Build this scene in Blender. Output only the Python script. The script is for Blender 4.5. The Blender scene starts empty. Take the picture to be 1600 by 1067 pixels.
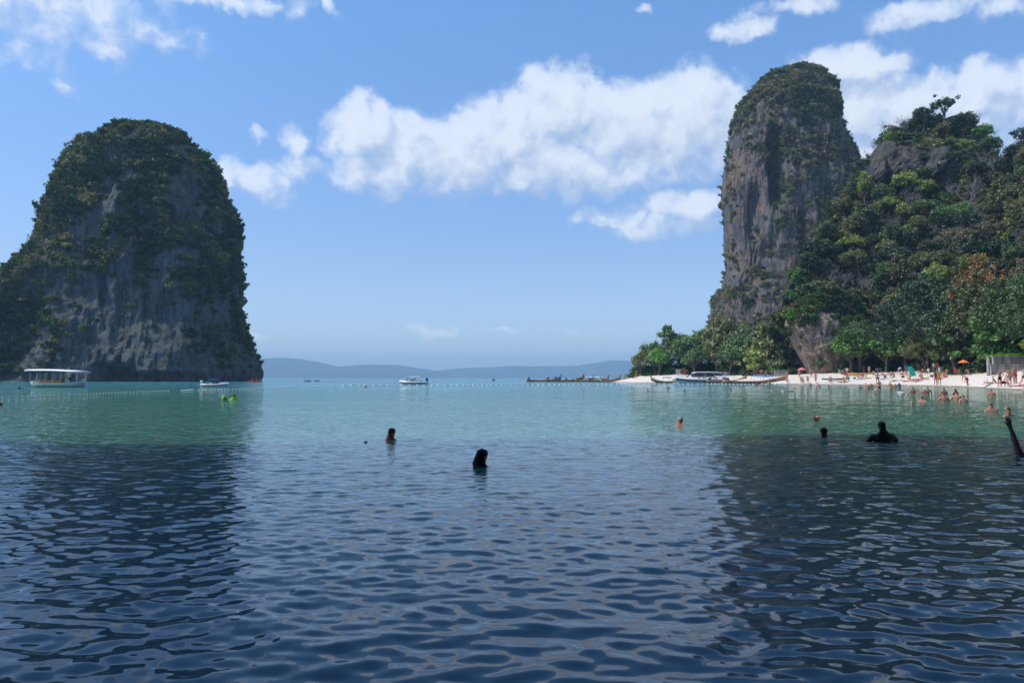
import bpy, bmesh, math, random
import numpy as np
from mathutils import Vector, Matrix, Euler

SC = bpy.context.scene
COL = SC.collection
R = math.radians

# ------------------------------------------------------------------ camera
F = 1244.0            # focal length in pixels of the 1600 px wide photograph
CAMZ = 1.1
PITCH = math.atan2(590.5 - 533.5, F)
cam_data = bpy.data.cameras.new("camera")
cam_data.sensor_width = 36.0
cam_data.lens = 36.0 * F / 1600.0
cam_data.clip_start = 0.05
cam_data.clip_end = 40000.0
cam = bpy.data.objects.new("camera", cam_data)
COL.objects.link(cam)
cam.location = (0, 0, CAMZ)
cam.rotation_euler = (R(90) + PITCH, 0, 0)
SC.camera = cam

# ------------------------------------------------------------------ colour management and cycles
SC.view_settings.view_transform = 'Standard'
SC.view_settings.look = 'None'
SC.view_settings.gamma = 1.0
SC.view_settings.use_curve_mapping = False
SC.view_settings.exposure = 0.0
cy = SC.cycles
cy.max_bounces = 6
cy.diffuse_bounces = 2
cy.glossy_bounces = 3
cy.transmission_bounces = 2
cy.transparent_max_bounces = 8
cy.volume_bounces = 0
cy.use_denoising = True
cy.caustics_reflective = False
cy.caustics_refractive = False

# ------------------------------------------------------------------ sun
SUN_DIR = Vector((-0.58, -0.10, 0.81)).normalized()      # towards the sun: high, from the left
SUN_EL = math.asin(SUN_DIR.z)
sun_data = bpy.data.lights.new("sun", 'SUN')
sun_data.energy = 4.2
sun_data.angle = R(0.53)
sun_data.color = (1.0, 0.95, 0.87)
sun = bpy.data.objects.new("sun", sun_data)
COL.objects.link(sun)
sun.rotation_euler = SUN_DIR.to_track_quat('Z', 'Y').to_euler()
sun.location = (0, 0, 60)

# ------------------------------------------------------------------ world: Nishita sky with cumulus clouds by azimuth and elevation
world = bpy.data.worlds.new("World")
SC.world = world
world.cycles.sampling_method = 'MANUAL'
world.cycles.sample_map_resolution = 256
world.use_nodes = True
wt = world.node_tree
for n in list(wt.nodes):
    wt.nodes.remove(n)

class NB:
    """small helper to write node trees"""
    def __init__(s, tree):
        s.t = tree
    def n(s, typ, **kw):
        nd = s.t.nodes.new(typ)
        for k, v in kw.items():
            setattr(nd, k, v)
        return nd
    def put(s, sock, v):
        if isinstance(v, bpy.types.NodeSocket):
            s.t.links.new(v, sock)
        elif v is not None:
            if sock.type == 'RGBA' and hasattr(v, '__len__') and len(v) == 3:
                v = (*v, 1.0)
            sock.default_value = v
    def m(s, op, a, b=None, c=None, clamp=False):
        nd = s.n('ShaderNodeMath', operation=op, use_clamp=clamp)
        for i, v in enumerate((a, b, c)):
            if v is not None:
                s.put(nd.inputs[i], v)
        return nd.outputs[0]
    def v(s, op, a, b=None, c=None):
        nd = s.n('ShaderNodeVectorMath', operation=op)
        for i, x in enumerate((a, b, c)):
            if x is not None:
                if op == 'SCALE' and i == 1:
                    s.put(nd.inputs['Scale'], x)
                else:
                    s.put(nd.inputs[i], x)
        return nd.outputs['Value'] if op in ('LENGTH', 'DOT_PRODUCT', 'DISTANCE') else nd.outputs['Vector']
    def xyz(s, x, y, z):
        nd = s.n('ShaderNodeCombineXYZ')
        s.put(nd.inputs[0], x); s.put(nd.inputs[1], y); s.put(nd.inputs[2], z)
        return nd.outputs[0]
    def sep(s, v):
        nd = s.n('ShaderNodeSeparateXYZ')
        s.put(nd.inputs[0], v)
        return nd.outputs
    def noise(s, vec, scale, detail=4.0, rough=0.5, dist=0.0, lac=2.0, col=False):
        nd = s.n('ShaderNodeTexNoise')
        s.put(nd.inputs['Vector'], vec)
        nd.inputs['Scale'].default_value = scale
        nd.inputs['Detail'].default_value = detail
        nd.inputs['Roughness'].default_value = rough
        nd.inputs['Distortion'].default_value = dist
        nd.inputs['Lacunarity'].default_value = lac
        return nd.outputs['Color' if col else 'Fac']
    def voro(s, vec, scale, feature='F1', out='Distance', rnd=1.0):
        nd = s.n('ShaderNodeTexVoronoi', feature=feature)
        s.put(nd.inputs['Vector'], vec)
        nd.inputs['Scale'].default_value = scale
        if 'Randomness' in nd.inputs: nd.inputs['Randomness'].default_value = rnd
        return nd.outputs[out]
    def rng(s, x, a, b, c=0.0, d=1.0, smooth=False):
        nd = s.n('ShaderNodeMapRange', interpolation_type='SMOOTHSTEP' if smooth else 'LINEAR')
        s.put(nd.inputs[0], x)
        nd.inputs[1].default_value = a; nd.inputs[2].default_value = b
        nd.inputs[3].default_value = c; nd.inputs[4].default_value = d
        return nd.outputs[0]
    def mix(s, fac, a, b, blend='MIX'):
        nd = s.n('ShaderNodeMix', data_type='RGBA', blend_type=blend)
        s.put(nd.inputs[0], fac)
        s.put(nd.inputs[6], a); s.put(nd.inputs[7], b)
        return nd.outputs[2]
    def ramp(s, fac, stops):
        nd = s.n('ShaderNodeValToRGB')
        s.put(nd.inputs[0], fac)
        el = nd.color_ramp.elements
        while len(el) < len(stops): el.new(0.5)
        for e, (p, c) in zip(el, stops):
            e.position = p; e.color = (*c, 1.0) if len(c) == 3 else c
        return nd.outputs[0]

def azel(px, py):
    """azimuth and elevation in degrees of a pixel of the photograph"""
    u = (px - 800) / F; v = (533.5 - py) / F
    y = math.cos(PITCH) - v * math.sin(PITCH)
    z = math.sin(PITCH) + v * math.cos(PITCH)
    return math.degrees(math.atan2(u, y)), math.degrees(math.atan2(z, math.hypot(u, y)))

# cumulus heads: centre x, y, half-width, half-height in photograph pixels, weight
CLOUDS = [
    (1075, 180, 100, 66, 1.0), (985, 190, 120, 66, 1.0), (880, 175, 92, 66, 1.0), (800, 215, 92, 66, 1.0),
    (570, 215, 62, 55, 1.0), (640, 232, 82, 50, 0.95), (720, 240, 90, 56, 0.95), (600, 272, 84, 34, 0.75),
    (900, 262, 200, 46, 0.85), (1055, 222, 100, 52, 0.95), (760, 278, 160, 32, 0.7), (1120, 215, 60, 60, .9),
    (1080, 322, 78, 30, 0.85), (975, 332, 76, 20, 0.65), (1050, 352, 110, 20, 0.62), 
    (1320, 105, 90, 36, 0.9), (1400, 165, 130, 52, 0.95), (1530, 150, 96, 52, 0.95), (1420, 220, 190, 60, 0.8),
    (1610, 150, 70, 60, .9),
    (460, 222, 28, 28, 0.62), (410, 288, 50, 26, 0.6), (366, 276, 26, 30, 0.6), (470, 262, 40, 22, 0.5), (395, 216, 16, 13, 0.45),
    (170, 84, 50, 22, 0.62), (95, 134, 24, 12, 0.45), (40, 90, 70, 30, 0.42),
    (70, 10, 210, 70, 0.56), (330, 2, 100, 16, 0.66), (465, 14, 30, 20, 0.35), (524, 6, 16, 12, .5),
    (1165, 48, 48, 20, 0.6), (1245, 10, 60, 18, 0.6), (1440, 20, 96, 26, 0.62), (1570, 16, 60, 20, 0.5), (1005, 18, 14, 9, .45),
    (670, 521, 46, 7, 0.42), (790, 522, 34, 6, .36), (400, 522, 30, 8, .4), (905, 524, 30, 6, .3),
]
gcl = bpy.data.node_groups.new("cloud_field", 'ShaderNodeTree')
gcl.interface.new_socket("P", in_out='INPUT', socket_type='NodeSocketVector')
gcl.interface.new_socket("D", in_out='OUTPUT', socket_type='NodeSocketFloat')
g = NB(gcl)
gi = g.n('NodeGroupInput'); go = g.n('NodeGroupOutput')
P0 = gi.outputs[0]                    # (azimuth, elevation, 0) in degrees
# warp the blobs so that their outline is cauliflower-like
wn = g.noise(P0, 0.33, 4.0, 0.55, col=True)
wv = g.v('MULTIPLY', g.v('SUBTRACT', wn, (0.5, 0.5, 0.5)), (4.2, 3.4, 0.0))
P1 = g.v('ADD', P0, wv)
acc = None
for (cx, cyy, rx, ry, w) in CLOUDS:
    a0, e0 = azel(cx, cyy)
    a1, _ = azel(cx + rx, cyy); _, e1 = azel(cx, cyy - ry)
    q = g.v('MULTIPLY', g.v('SUBTRACT', P1, (a0, e0, 0)), (1 / max(a1 - a0, .2), 1 / max(e1 - e0, .2), 0))
    f = g.m('MULTIPLY_ADD', g.v('DOT_PRODUCT', q, q), -0.62 * w, w)
    acc = f if acc is None else g.m('SMOOTH_MAX', acc, f, 0.12)
# scattered clouds in the parts of the sky outside the photograph
s3 = g.sep(P0)
gen = g.noise(g.v('MULTIPLY', P0, (0.045, 0.09, 1)), 1.0, 3.0, 0.5)
outside = g.m('MAXIMUM', g.rng(s3[1], 30, 60, 0, 0.45, True), g.rng(g.m('ABSOLUTE', s3[0]), 36, 44, 0, 1, True))
genf = g.m('SUBTRACT', g.m('MULTIPLY', g.m('ADD', g.rng(gen, 0.48, 0.70, 0, 1.1), 1.2), outside), 1.3)
acc = g.m('MAXIMUM', acc, genf)
nz = g.noise(P0, 0.55, 9.0, 0.60, 0.3)
bil = g.voro(g.v('ADD', P0, g.v('SCALE', wn, 1.2)), 0.5, 'SMOOTH_F1')
bil2 = g.voro(g.v('ADD', P0, g.v('SCALE', wn, 2.0)), 1.35, 'SMOOTH_F1')
f = g.m('ADD', acc, g.m('MULTIPLY', g.m('SUBTRACT', nz, 0.5), 1.2))
f = g.m('ADD', f, g.m('MULTIPLY', g.m('SUBTRACT', 0.45, bil), 0.40))
f = g.m('ADD', f, g.m('MULTIPLY', g.m('SUBTRACT', 0.45, bil2), 0.16))
g.put(go.inputs[0], f)

w = NB(wt)
tc = w.n('ShaderNodeTexCoord')
dv = w.v('NORMALIZE', tc.outputs['Generated'])
dx, dy, dz = w.sep(dv)
az = w.m('MULTIPLY', w.m('ARCTAN2', dx, dy), 180 / math.pi)
el = w.m('MULTIPLY', w.m('ARCSINE', dz), 180 / math.pi)
pv = w.xyz(az, el, 0.0)
def cfield(vec):
    nd = w.n('ShaderNodeGroup'); nd.node_tree = gcl
    w.put(nd.inputs[0], vec)
    return nd.outputs[0]
d0 = cfield(pv)
d1 = cfield(w.v('ADD', pv, (-0.9, 1.5, 0)))       # towards the sun
relief = w.m('SUBTRACT', d0, d1)
crisp = w.rng(relief, -0.1, 0.5, 0, 1, True)
alpha = w.m('ADD', w.m('MULTIPLY', w.rng(d0, -0.02, 0.80, 0, 1, True), w.m('SUBTRACT', 1.0, crisp)), w.m('MULTIPLY', w.rng(d0, -0.02, 0.66, 0, 1, True), crisp))
alpha = w.m('MULTIPLY', alpha, w.rng(d0, 0.25, 1.0, 0.62, 0.96))       # thin clouds let the blue through
lit = w.rng(relief, -0.62, 0.48, 0, 1, True)
thick = w.rng(d0, 0.5, 1.5, 0, 1)
sky = w.n('ShaderNodeTexSky', sky_type='NISHITA')
sky.sun_disc = False
sky.sun_elevation = SUN_EL
sky.sun_rotation = math.atan2(SUN_DIR.x, SUN_DIR.y)
sky.altitude = 0
sky.air_density = 1.0
sky.dust_density = 0.6
sky.ozone_density = 1.6
ccol = w.mix(lit, (5.4, 6.7, 9.0), (10.0, 10.8, 12.0))
ccol = w.mix(w.m('MULTIPLY', thick, 0.30), ccol, (4.8, 6.0, 8.4))
tint = w.mix(w.rng(el, 8.0, 26.0, 0, 1), w.mix(w.rng(el, 0.0, 8.0, 0, 1), (1.42, 1.55, 2.05), (1.34, 1.46, 1.80)), (1.42, 1.93, 2.35))      # clean tropical blue
tint = w.mix(w.rng(el, 24.0, 55.0, 0, 1), tint, (1.5, 2.25, 3.1))
skyc = w.mix(1.0, sky.outputs[0], tint, 'MULTIPLY')
cc = w.mix(alpha, skyc, ccol)
bg = w.n('ShaderNodeBackground')
w.put(bg.inputs[0], cc)
bg.inputs[1].default_value = 0.09
wo = w.n('ShaderNodeOutputWorld')
wt.links.new(bg.outputs[0], wo.inputs[0])

# ------------------------------------------------------------------ helpers
def P(px, py, D):
    """the world point seen at a pixel of the photograph at ground distance D"""
    u = (px - 800) / F; v = (533.5 - py) / F
    y = math.cos(PITCH) - v * math.sin(PITCH)
    z = math.sin(PITCH) + v * math.cos(PITCH)
    return Vector((u * D / y, D, CAMZ + z * D / y))
def sea(px, py):
    """the point of the sea surface seen at a pixel"""
    return P(px, py, CAMZ / max(1e-5, -((math.sin(PITCH) + (533.5 - py) / F * math.cos(PITCH)) / (math.cos(PITCH) - (533.5 - py) / F * math.sin(PITCH)))))
def interp(x, xs, ys): return float(np.interp(x, xs, ys))

def tag(o, label=None, cat=None, group=None, kind=None):
    if label: o['label'] = label
    if cat: o['category'] = cat
    if group: o['group'] = group
    if kind: o['kind'] = kind
    return o
def link(o, parent=None):
    COL.objects.link(o)
    if parent: o.parent = parent
    return o
def empty(name, loc=(0, 0, 0), rz=0.0, s=1.0):
    o = bpy.data.objects.new(name, None)
    o.empty_display_size = 0.3
    COL.objects.link(o)
    o.location = loc; o.rotation_euler = (0, 0, rz); o.scale = (s, s, s)
    return o
def mesh_np(name, verts, faces, mat=None, smooth=False):
    """verts (n,3) array, faces (m,k) int array"""
    me = bpy.data.meshes.new(name)
    verts = np.ascontiguousarray(verts, dtype=np.float32)
    faces = np.ascontiguousarray(faces, dtype=np.int32)
    n, k = faces.shape
    me.vertices.add(len(verts)); me.vertices.foreach_set('co', verts.ravel())
    me.loops.add(n * k); me.loops.foreach_set('vertex_index', faces.ravel())
    me.polygons.add(n)
    me.polygons.foreach_set('loop_start', np.arange(n, dtype=np.int32) * k)
    me.polygons.foreach_set('use_smooth', np.full(n, smooth, dtype=bool))
    me.update(calc_edges=True)
    if mat: me.materials.append(mat)
    return me
class MB:
    """collects simple shapes in one mesh"""
    def __init__(s):
        s.v = []; s.f = []
    def add(s, vs, fs):
        b = len(s.v); s.v += [tuple(p) for p in vs]; s.f += [tuple(i + b for i in f) for f in fs]
        return s
    def box(s, c, d, rz=0.0, bev=0.0, taper=1.0):
        x, y, z = d[0] / 2, d[1] / 2, d[2] / 2
        vs = []
        for zz, t in ((-z, 1.0), (z, taper)):
            for a, b2 in ((-x, -y), (x, -y), (x, y), (-x, y)):
                p = Vector((a * t, b2 * t, zz)); p.rotate(Euler((0, 0, rz)))
                vs.append(p + Vector(c))
        return s.add(vs, [(3, 2, 1, 0), (4, 5, 6, 7), (0, 1, 5, 4), (1, 2, 6, 5), (2, 3, 7, 6), (3, 0, 4, 7)])
    def loft(s, rings, cap=True):
        n = len(rings[0]); b = len(s.v)
        vs = [p for r in rings for p in r]; fs = []
        for i in range(len(rings) - 1):
            for j in range(n):
                k = (j + 1) % n
                fs.append((i * n + j, i * n + k, (i + 1) * n + k, (i + 1) * n + j))
        if cap:
            fs.append(tuple(range(n - 1, -1, -1))); fs.append(tuple((len(rings) - 1) * n + j for j in range(n)))
        return s.add(vs, fs)
    def tube(s, pts, rad, n=6, cap=True):
        pts = [Vector(p) for p in pts]; rings = []
        if not hasattr(rad, '__len__'): rad = [rad] * len(pts)
        for i, p in enumerate(pts):
            d = (pts[min(i + 1, len(pts) - 1)] - pts[max(i - 1, 0)])
            if d.length < 1e-9: d = Vector((0, 0, 1))
            q = d.to_track_quat('Z', 'Y')
            rings.append([p + q @ Vector((math.cos(t) * rad[i], math.sin(t) * rad[i], 0)) for t in [2 * math.pi * k / n for k in range(n)]])
        return s.loft(rings, cap)
    def ball(s, c, r, n=8, m=6):
        if not hasattr(r, '__len__'): r = (r, r, r)
        rings = []
        for i in range(m + 1):
            t = math.pi * (i + 0.0001) / (m + 0.0002)
            rings.append([Vector(c) + Vector((r[0] * math.sin(t) * math.cos(a), r[1] * math.sin(t) * math.sin(a), -r[2] * math.cos(t))) for a in [2 * math.pi * k / n for k in range(n)]])
        return s.loft(rings)
    def mesh(s, name, mat, smooth=False):
        me = bpy.data.meshes.new(name)
        me.from_pydata(s.v, [], s.f)
        if smooth:
            me.polygons.foreach_set('use_smooth', [True] * len(me.polygons))
        me.update()
        if mat: me.materials.append(mat)
        return me
    def build(s, name, mat, parent=None, smooth=False, loc=None):
        o = bpy.data.objects.new(name, s.mesh(name, mat, smooth))
        if loc is not None: o.location = loc
        return link(o, parent)

# vectorised gradient noise
_rs = np.random.RandomState(7)
_perm = _rs.permutation(256).astype(np.int64); _perm = np.concatenate([_perm, _perm, _perm])
_grad = _rs.normal(size=(256, 3)); _grad /= np.linalg.norm(_grad, axis=1)[:, None]
def pnoise(p):
    p = np.asarray(p, dtype=np.float64)
    i = np.floor(p).astype(np.int64); f = p - i
    u = f * f * f * (f * (f * 6 - 15) + 10)
    i &= 255
    out = 0.0
    for cx in (0, 1):
        for cy_ in (0, 1):
            for cz in (0, 1):
                h = _perm[_perm[_perm[(i[..., 0] + cx) & 255] + ((i[..., 1] + cy_) & 255)] + ((i[..., 2] + cz) & 255)]
                gr = _grad[h]
                d = f - np.array([cx, cy_, cz])
                dot = (gr * d).sum(-1)
                wgt = (u[..., 0] if cx else 1 - u[..., 0]) * (u[..., 1] if cy_ else 1 - u[..., 1]) * (u[..., 2] if cz else 1 - u[..., 2])
                out = out + wgt * dot
    return out * 1.6
def fbm(p, octs=4, rough=0.5, ridged=False):
    p = np.asarray(p, dtype=np.float64)
    out = 0; a = 1.0; tot = 0
    for o in range(octs):
        n = pnoise(p * (2.03 ** o) + o * 17.3)
        if ridged: n = 1 - 2 * np.abs(n)
        out = out + a * n; tot += a; a *= rough
    return out / tot

# ------------------------------------------------------------------ material helpers
def new_mat(name):
    m = bpy.data.materials.new(name); m.use_nodes = True
    m.node_tree.nodes.clear()
    return m, NB(m.node_tree)
def finish(m, b, surf, disp=None):
    o = b.n('ShaderNodeOutputMaterial')
    b.t.links.new(surf, o.inputs[0])
    return m
def pbsdf(b, col, rough=0.6, metal=0.0, spec=0.5, bump=None, bstr=0.3, bdist=0.02, **kw):
    nd = b.n('ShaderNodeBsdfPrincipled')
    b.put(nd.inputs['Base Color'], col); b.put(nd.inputs['Roughness'], rough)
    nd.inputs['Metallic'].default_value = metal
    nd.inputs['Specular IOR Level'].default_value = spec
    if bump is not None:
        bn = b.n('ShaderNodeBump'); bn.inputs['Strength'].default_value = bstr; bn.inputs['Distance'].default_value = bdist
        b.put(bn.inputs['Height'], bump); b.t.links.new(bn.outputs[0], nd.inputs['Normal'])
    for k, v in kw.items(): b.put(nd.inputs[k.replace('_', ' ')], v)
    return nd.outputs[0]
_pm = {}
def plain(name, col, rough=0.5, var=0.12, scale=6.0, metal=0.0, spec=0.5):
    """a painted, fabric or plastic material with slight wear and grain"""
    if name in _pm: return _pm[name]
    m, b = new_mat(name)
    tcn = b.n('ShaderNodeTexCoord').outputs['Object']
    n1 = b.noise(tcn, scale, 5, 0.6)
    dark = tuple(c * (1 - var) for c in col); light = tuple(min(1, c * (1 + var)) for c in col)
    c = b.mix(b.rng(n1, 0.3, 0.7), dark, light)
    finish(m, b, pbsdf(b, c, b.rng(n1, 0.3, 0.7, max(0.02, rough - .08), min(1, rough + .08)), metal, spec, bump=b.noise(tcn, scale * 8, 3), bstr=0.15))
    _pm[name] = m
    return m
# ------------------------------------------------------------------ water
def wave_height(x, y, cell):
    """sum of directional ripples; a ripple fades out where the grid is too coarse for it"""
    rs = np.random.RandomState(11)
    h = np.zeros_like(x)
    # uneven wind: patches of livelier and calmer water
    gust = 0.85 + 0.5 * fbm(np.stack([x * 0.09, y * 0.13, np.zeros_like(x)], -1), 3)
    for k in range(72):
        L = 0.085 * (1.06 ** k) if k < 60 else 0.8 * (1.25 ** (k - 59))
        if k >= 60: amp = 0.0010 * L ** 0.6
        else: amp = 0.0135 * L ** 1.22 / (1 + (L / 0.34) ** 2.3)
        th = R(90) + rs.normal(0, 0.80) + R(8)
        kx, ky = math.cos(th), math.sin(th)
        w = 2 * math.pi / L
        ph = rs.uniform(0, 6.28)
        # bend the crests so that no ripple runs straight through
        bend = 0.9 * np.sin(x * 0.9 / L ** .5 + ph * 2) + 0.7 * np.sin((x * 0.37 - y * 0.52) / L ** .5 + ph)
        a = w * (kx * x + ky * y) + ph + bend
        fade = np.clip((L / (cell * 2.3)) - 1, 0, 1)
        h += amp * 1.15 * gust * fade * (np.exp(0.3 * np.sin(a)) - 1.02) * 2.0
    return h
rows = [0.9]
while rows[-1] < 8000:
    d = rows[-1]
    rows.append(d * (1.0043 if d < 22 else 1.006 if d < 40 else 1.0085 if d < 120 else 1.05))
rows = np.array(rows)
NA = 560
ang = np.concatenate([np.linspace(-80, -38, 24)[:-1], np.linspace(-38, 38, NA), np.linspace(38, 80, 24)[1:]])
ang = np.radians(ang)
Dg, Ag = np.meshgrid(rows, ang, indexing='ij')
X = Dg * np.tan(Ag * 0.999); Y = Dg.copy()
cell = np.maximum(Dg * 0.0046 * np.where(Dg > 40, 1.6, 1), Dg * (R(76) / NA))
far_side = np.abs(Ag) > R(38.5)
Z = wave_height(X, Y, np.where(far_side, 4.0, cell))
nr, na = X.shape
idx = np.arange(nr * na).reshape(nr, na)
faces = np.stack([idx[:-1, :-1], idx[:-1, 1:], idx[1:, 1:], idx[1:, :-1]], -1).reshape(-1, 4)
wm, b = new_mat("sea_water")
geo = b.n('ShaderNodeNewGeometry')
pos = geo.outputs['Position']
px_, py_, pz_ = b.sep(pos)
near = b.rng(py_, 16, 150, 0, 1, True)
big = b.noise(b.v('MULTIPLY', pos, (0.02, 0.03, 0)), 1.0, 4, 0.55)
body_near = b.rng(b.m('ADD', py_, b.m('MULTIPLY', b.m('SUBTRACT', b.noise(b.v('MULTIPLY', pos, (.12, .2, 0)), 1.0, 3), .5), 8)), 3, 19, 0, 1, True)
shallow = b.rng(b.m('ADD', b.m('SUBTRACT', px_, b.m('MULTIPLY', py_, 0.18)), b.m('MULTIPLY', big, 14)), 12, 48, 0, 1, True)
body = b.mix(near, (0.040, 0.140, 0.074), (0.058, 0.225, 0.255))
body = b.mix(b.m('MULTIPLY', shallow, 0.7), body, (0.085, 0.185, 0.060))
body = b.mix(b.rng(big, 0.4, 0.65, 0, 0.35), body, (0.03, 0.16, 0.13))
rip1 = b.noise(b.v('MULTIPLY', pos, (0.55, 1.0, 1)), 5.5, 3, 0.55, 0.4)
rip2 = b.noise(b.v('MULTIPLY', pos, (0.5, 1.0, 1)), 1.6, 3, 0.5, 0.3)
rip3 = b.noise(b.v('MULTIPLY', pos, (0.4, 1.0, 1)), 0.5, 3, 0.5)
dist = b.v('LENGTH', pos)
h = b.m('MULTIPLY', rip1, b.m('ADD', b.rng(dist, 5, 19, 0.0, 0.085), b.rng(big, .35, .65, .0012, .0042)))
h = b.m('ADD', h, b.m('MULTIPLY', rip2, b.rng(dist, 12, 55, 0.0, 0.22)))
h = b.m('ADD', h, b.m('MULTIPLY', rip3, b.rng(dist, 40, 140, 0.0, 0.30)))
bn = b.n('ShaderNodeBump'); bn.inputs['Strength'].default_value = 0.55; bn.inputs['Distance'].default_value = 1.0
b.put(bn.inputs['Height'], h)
body = b.mix(body_near, (0.030, 0.090, 0.112), body)       # near shade painted into the body colour, darker and bluer close to the camera
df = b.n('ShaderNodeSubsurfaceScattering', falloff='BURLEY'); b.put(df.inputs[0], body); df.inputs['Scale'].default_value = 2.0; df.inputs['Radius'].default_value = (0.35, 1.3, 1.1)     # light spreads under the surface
gl = b.n('ShaderNodeBsdfGlossy'); gl.inputs['Roughness'].default_value = 0.02
b.put(gl.inputs[0], (1, 1, 1, 1))
b.t.links.new(bn.outputs[0], gl.inputs['Normal'])
fr = b.n('ShaderNodeFresnel'); fr.inputs[0].default_value = 1.333
b.t.links.new(bn.outputs[0], fr.inputs['Normal'])
ms = b.n('ShaderNodeMixShader')
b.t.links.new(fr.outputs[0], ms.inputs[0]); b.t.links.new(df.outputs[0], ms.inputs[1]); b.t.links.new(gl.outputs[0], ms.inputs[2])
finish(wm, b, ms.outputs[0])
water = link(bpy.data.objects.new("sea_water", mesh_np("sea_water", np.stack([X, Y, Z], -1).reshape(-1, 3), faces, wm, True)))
tag(water, "calm rippled sea, blue in the near shade and green in the sun", "sea", kind='structure')

# ------------------------------------------------------------------ rock material
def rock_mat(name, base=(0.20, 0.205, 0.21), dark=(0.07, 0.075, 0.085), warm=(0.36, 0.22, 0.13), green=(0.07, 0.085, 0.035), gfac=0.7, warmth=0.5, scale=1.0, grass_z=(0.15, 0.6)):
    m, b = new_mat(name)
    g_ = b.n('ShaderNodeNewGeometry'); p = g_.outputs['Position']
    st = b.noise(b.v('MULTIPLY', p, (0.45 * scale, 0.45 * scale, 0.045 * scale)), 1.0, 6, 0.62, 0.4)
    st2 = b.noise(b.v('MULTIPLY', p, (1.6 * scale, 1.6 * scale, 0.16 * scale)), 1.0, 5, 0.6, 0.3)
    blot = b.noise(p, 0.09 * scale, 5, 0.6)
    fine = b.noise(p, 1.3 * scale, 7, 0.65)
    c = b.mix(b.rng(st, 0.40, 0.60, 0, 1), dark, base)
    c = b.mix(b.rng(st2, 0.52, 0.66, 0, 0.55), c, tuple(x * 1.7 for x in base))
    wf = b.m('MULTIPLY', b.rng(blot, 0.47, 0.62, 0, 1, True), b.rng(fine, 0.42, 0.58, 0, 1))
    c = b.mix(b.m('MULTIPLY', wf, warmth), c, warm)
    c = b.mix(b.rng(fine, 0.45, 0.3, 0, 0.6), c, tuple(x * 0.6 for x in dark))
    nz_ = b.sep(g_.outputs['Normal'])[2]
    gf = b.rng(b.m('ADD', nz_, b.m('MULTIPLY', b.m('SUBTRACT', fine, 0.5), 1.3)), grass_z[0], grass_z[1], 0, gfac, True)
    gcol = b.mix(b.rng(b.noise(p, 0.25, 5, 0.6), 0.4, 0.65), green, (0.14, 0.115, 0.055))
    c = b.mix(gf, c, gcol)
    bh = b.m('ADD', b.m('MULTIPLY', st2, 1.1), b.m('MULTIPLY', fine, 0.9))
    finish(m, b, pbsdf(b, c, 0.95, spec=0.15, bump=bh, bstr=0.8, bdist=1.0))
    return m
M_rock = rock_mat("limestone_islet_rock", base=(0.115, 0.125, 0.14), dark=(0.036, 0.041, 0.050), warm=(.2,.15,.11), warmth=0.25, gfac=.4)
M_rock_p = rock_mat("limestone_pillar_rock", base=(0.15, 0.14, 0.142), dark=(0.046, 0.045, 0.052), warm=(0.31, 0.18, 0.10), warmth=0.85)
M_rock_h = rock_mat("hill_rock", base=(0.12, 0.12, 0.125), dark=(0.026, 0.03, 0.036), green=(0.035, 0.05, 0.02), gfac=0.55, grass_z=(0.25, 0.9), scale=2.2)
M_cave = rock_mat("cave_rock", base=(0.16, 0.16, 0.165), dark=(0.07, 0.07, 0.075), warmth=.2, gfac=0.0)
M_rock_o = rock_mat("outcrop_rock", base=(0.36, 0.29, 0.25), dark=(0.17, 0.135, 0.115), warm=(0.38, 0.27, 0.19), warmth=0.6, scale=1.8, gfac=0.1)

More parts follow.
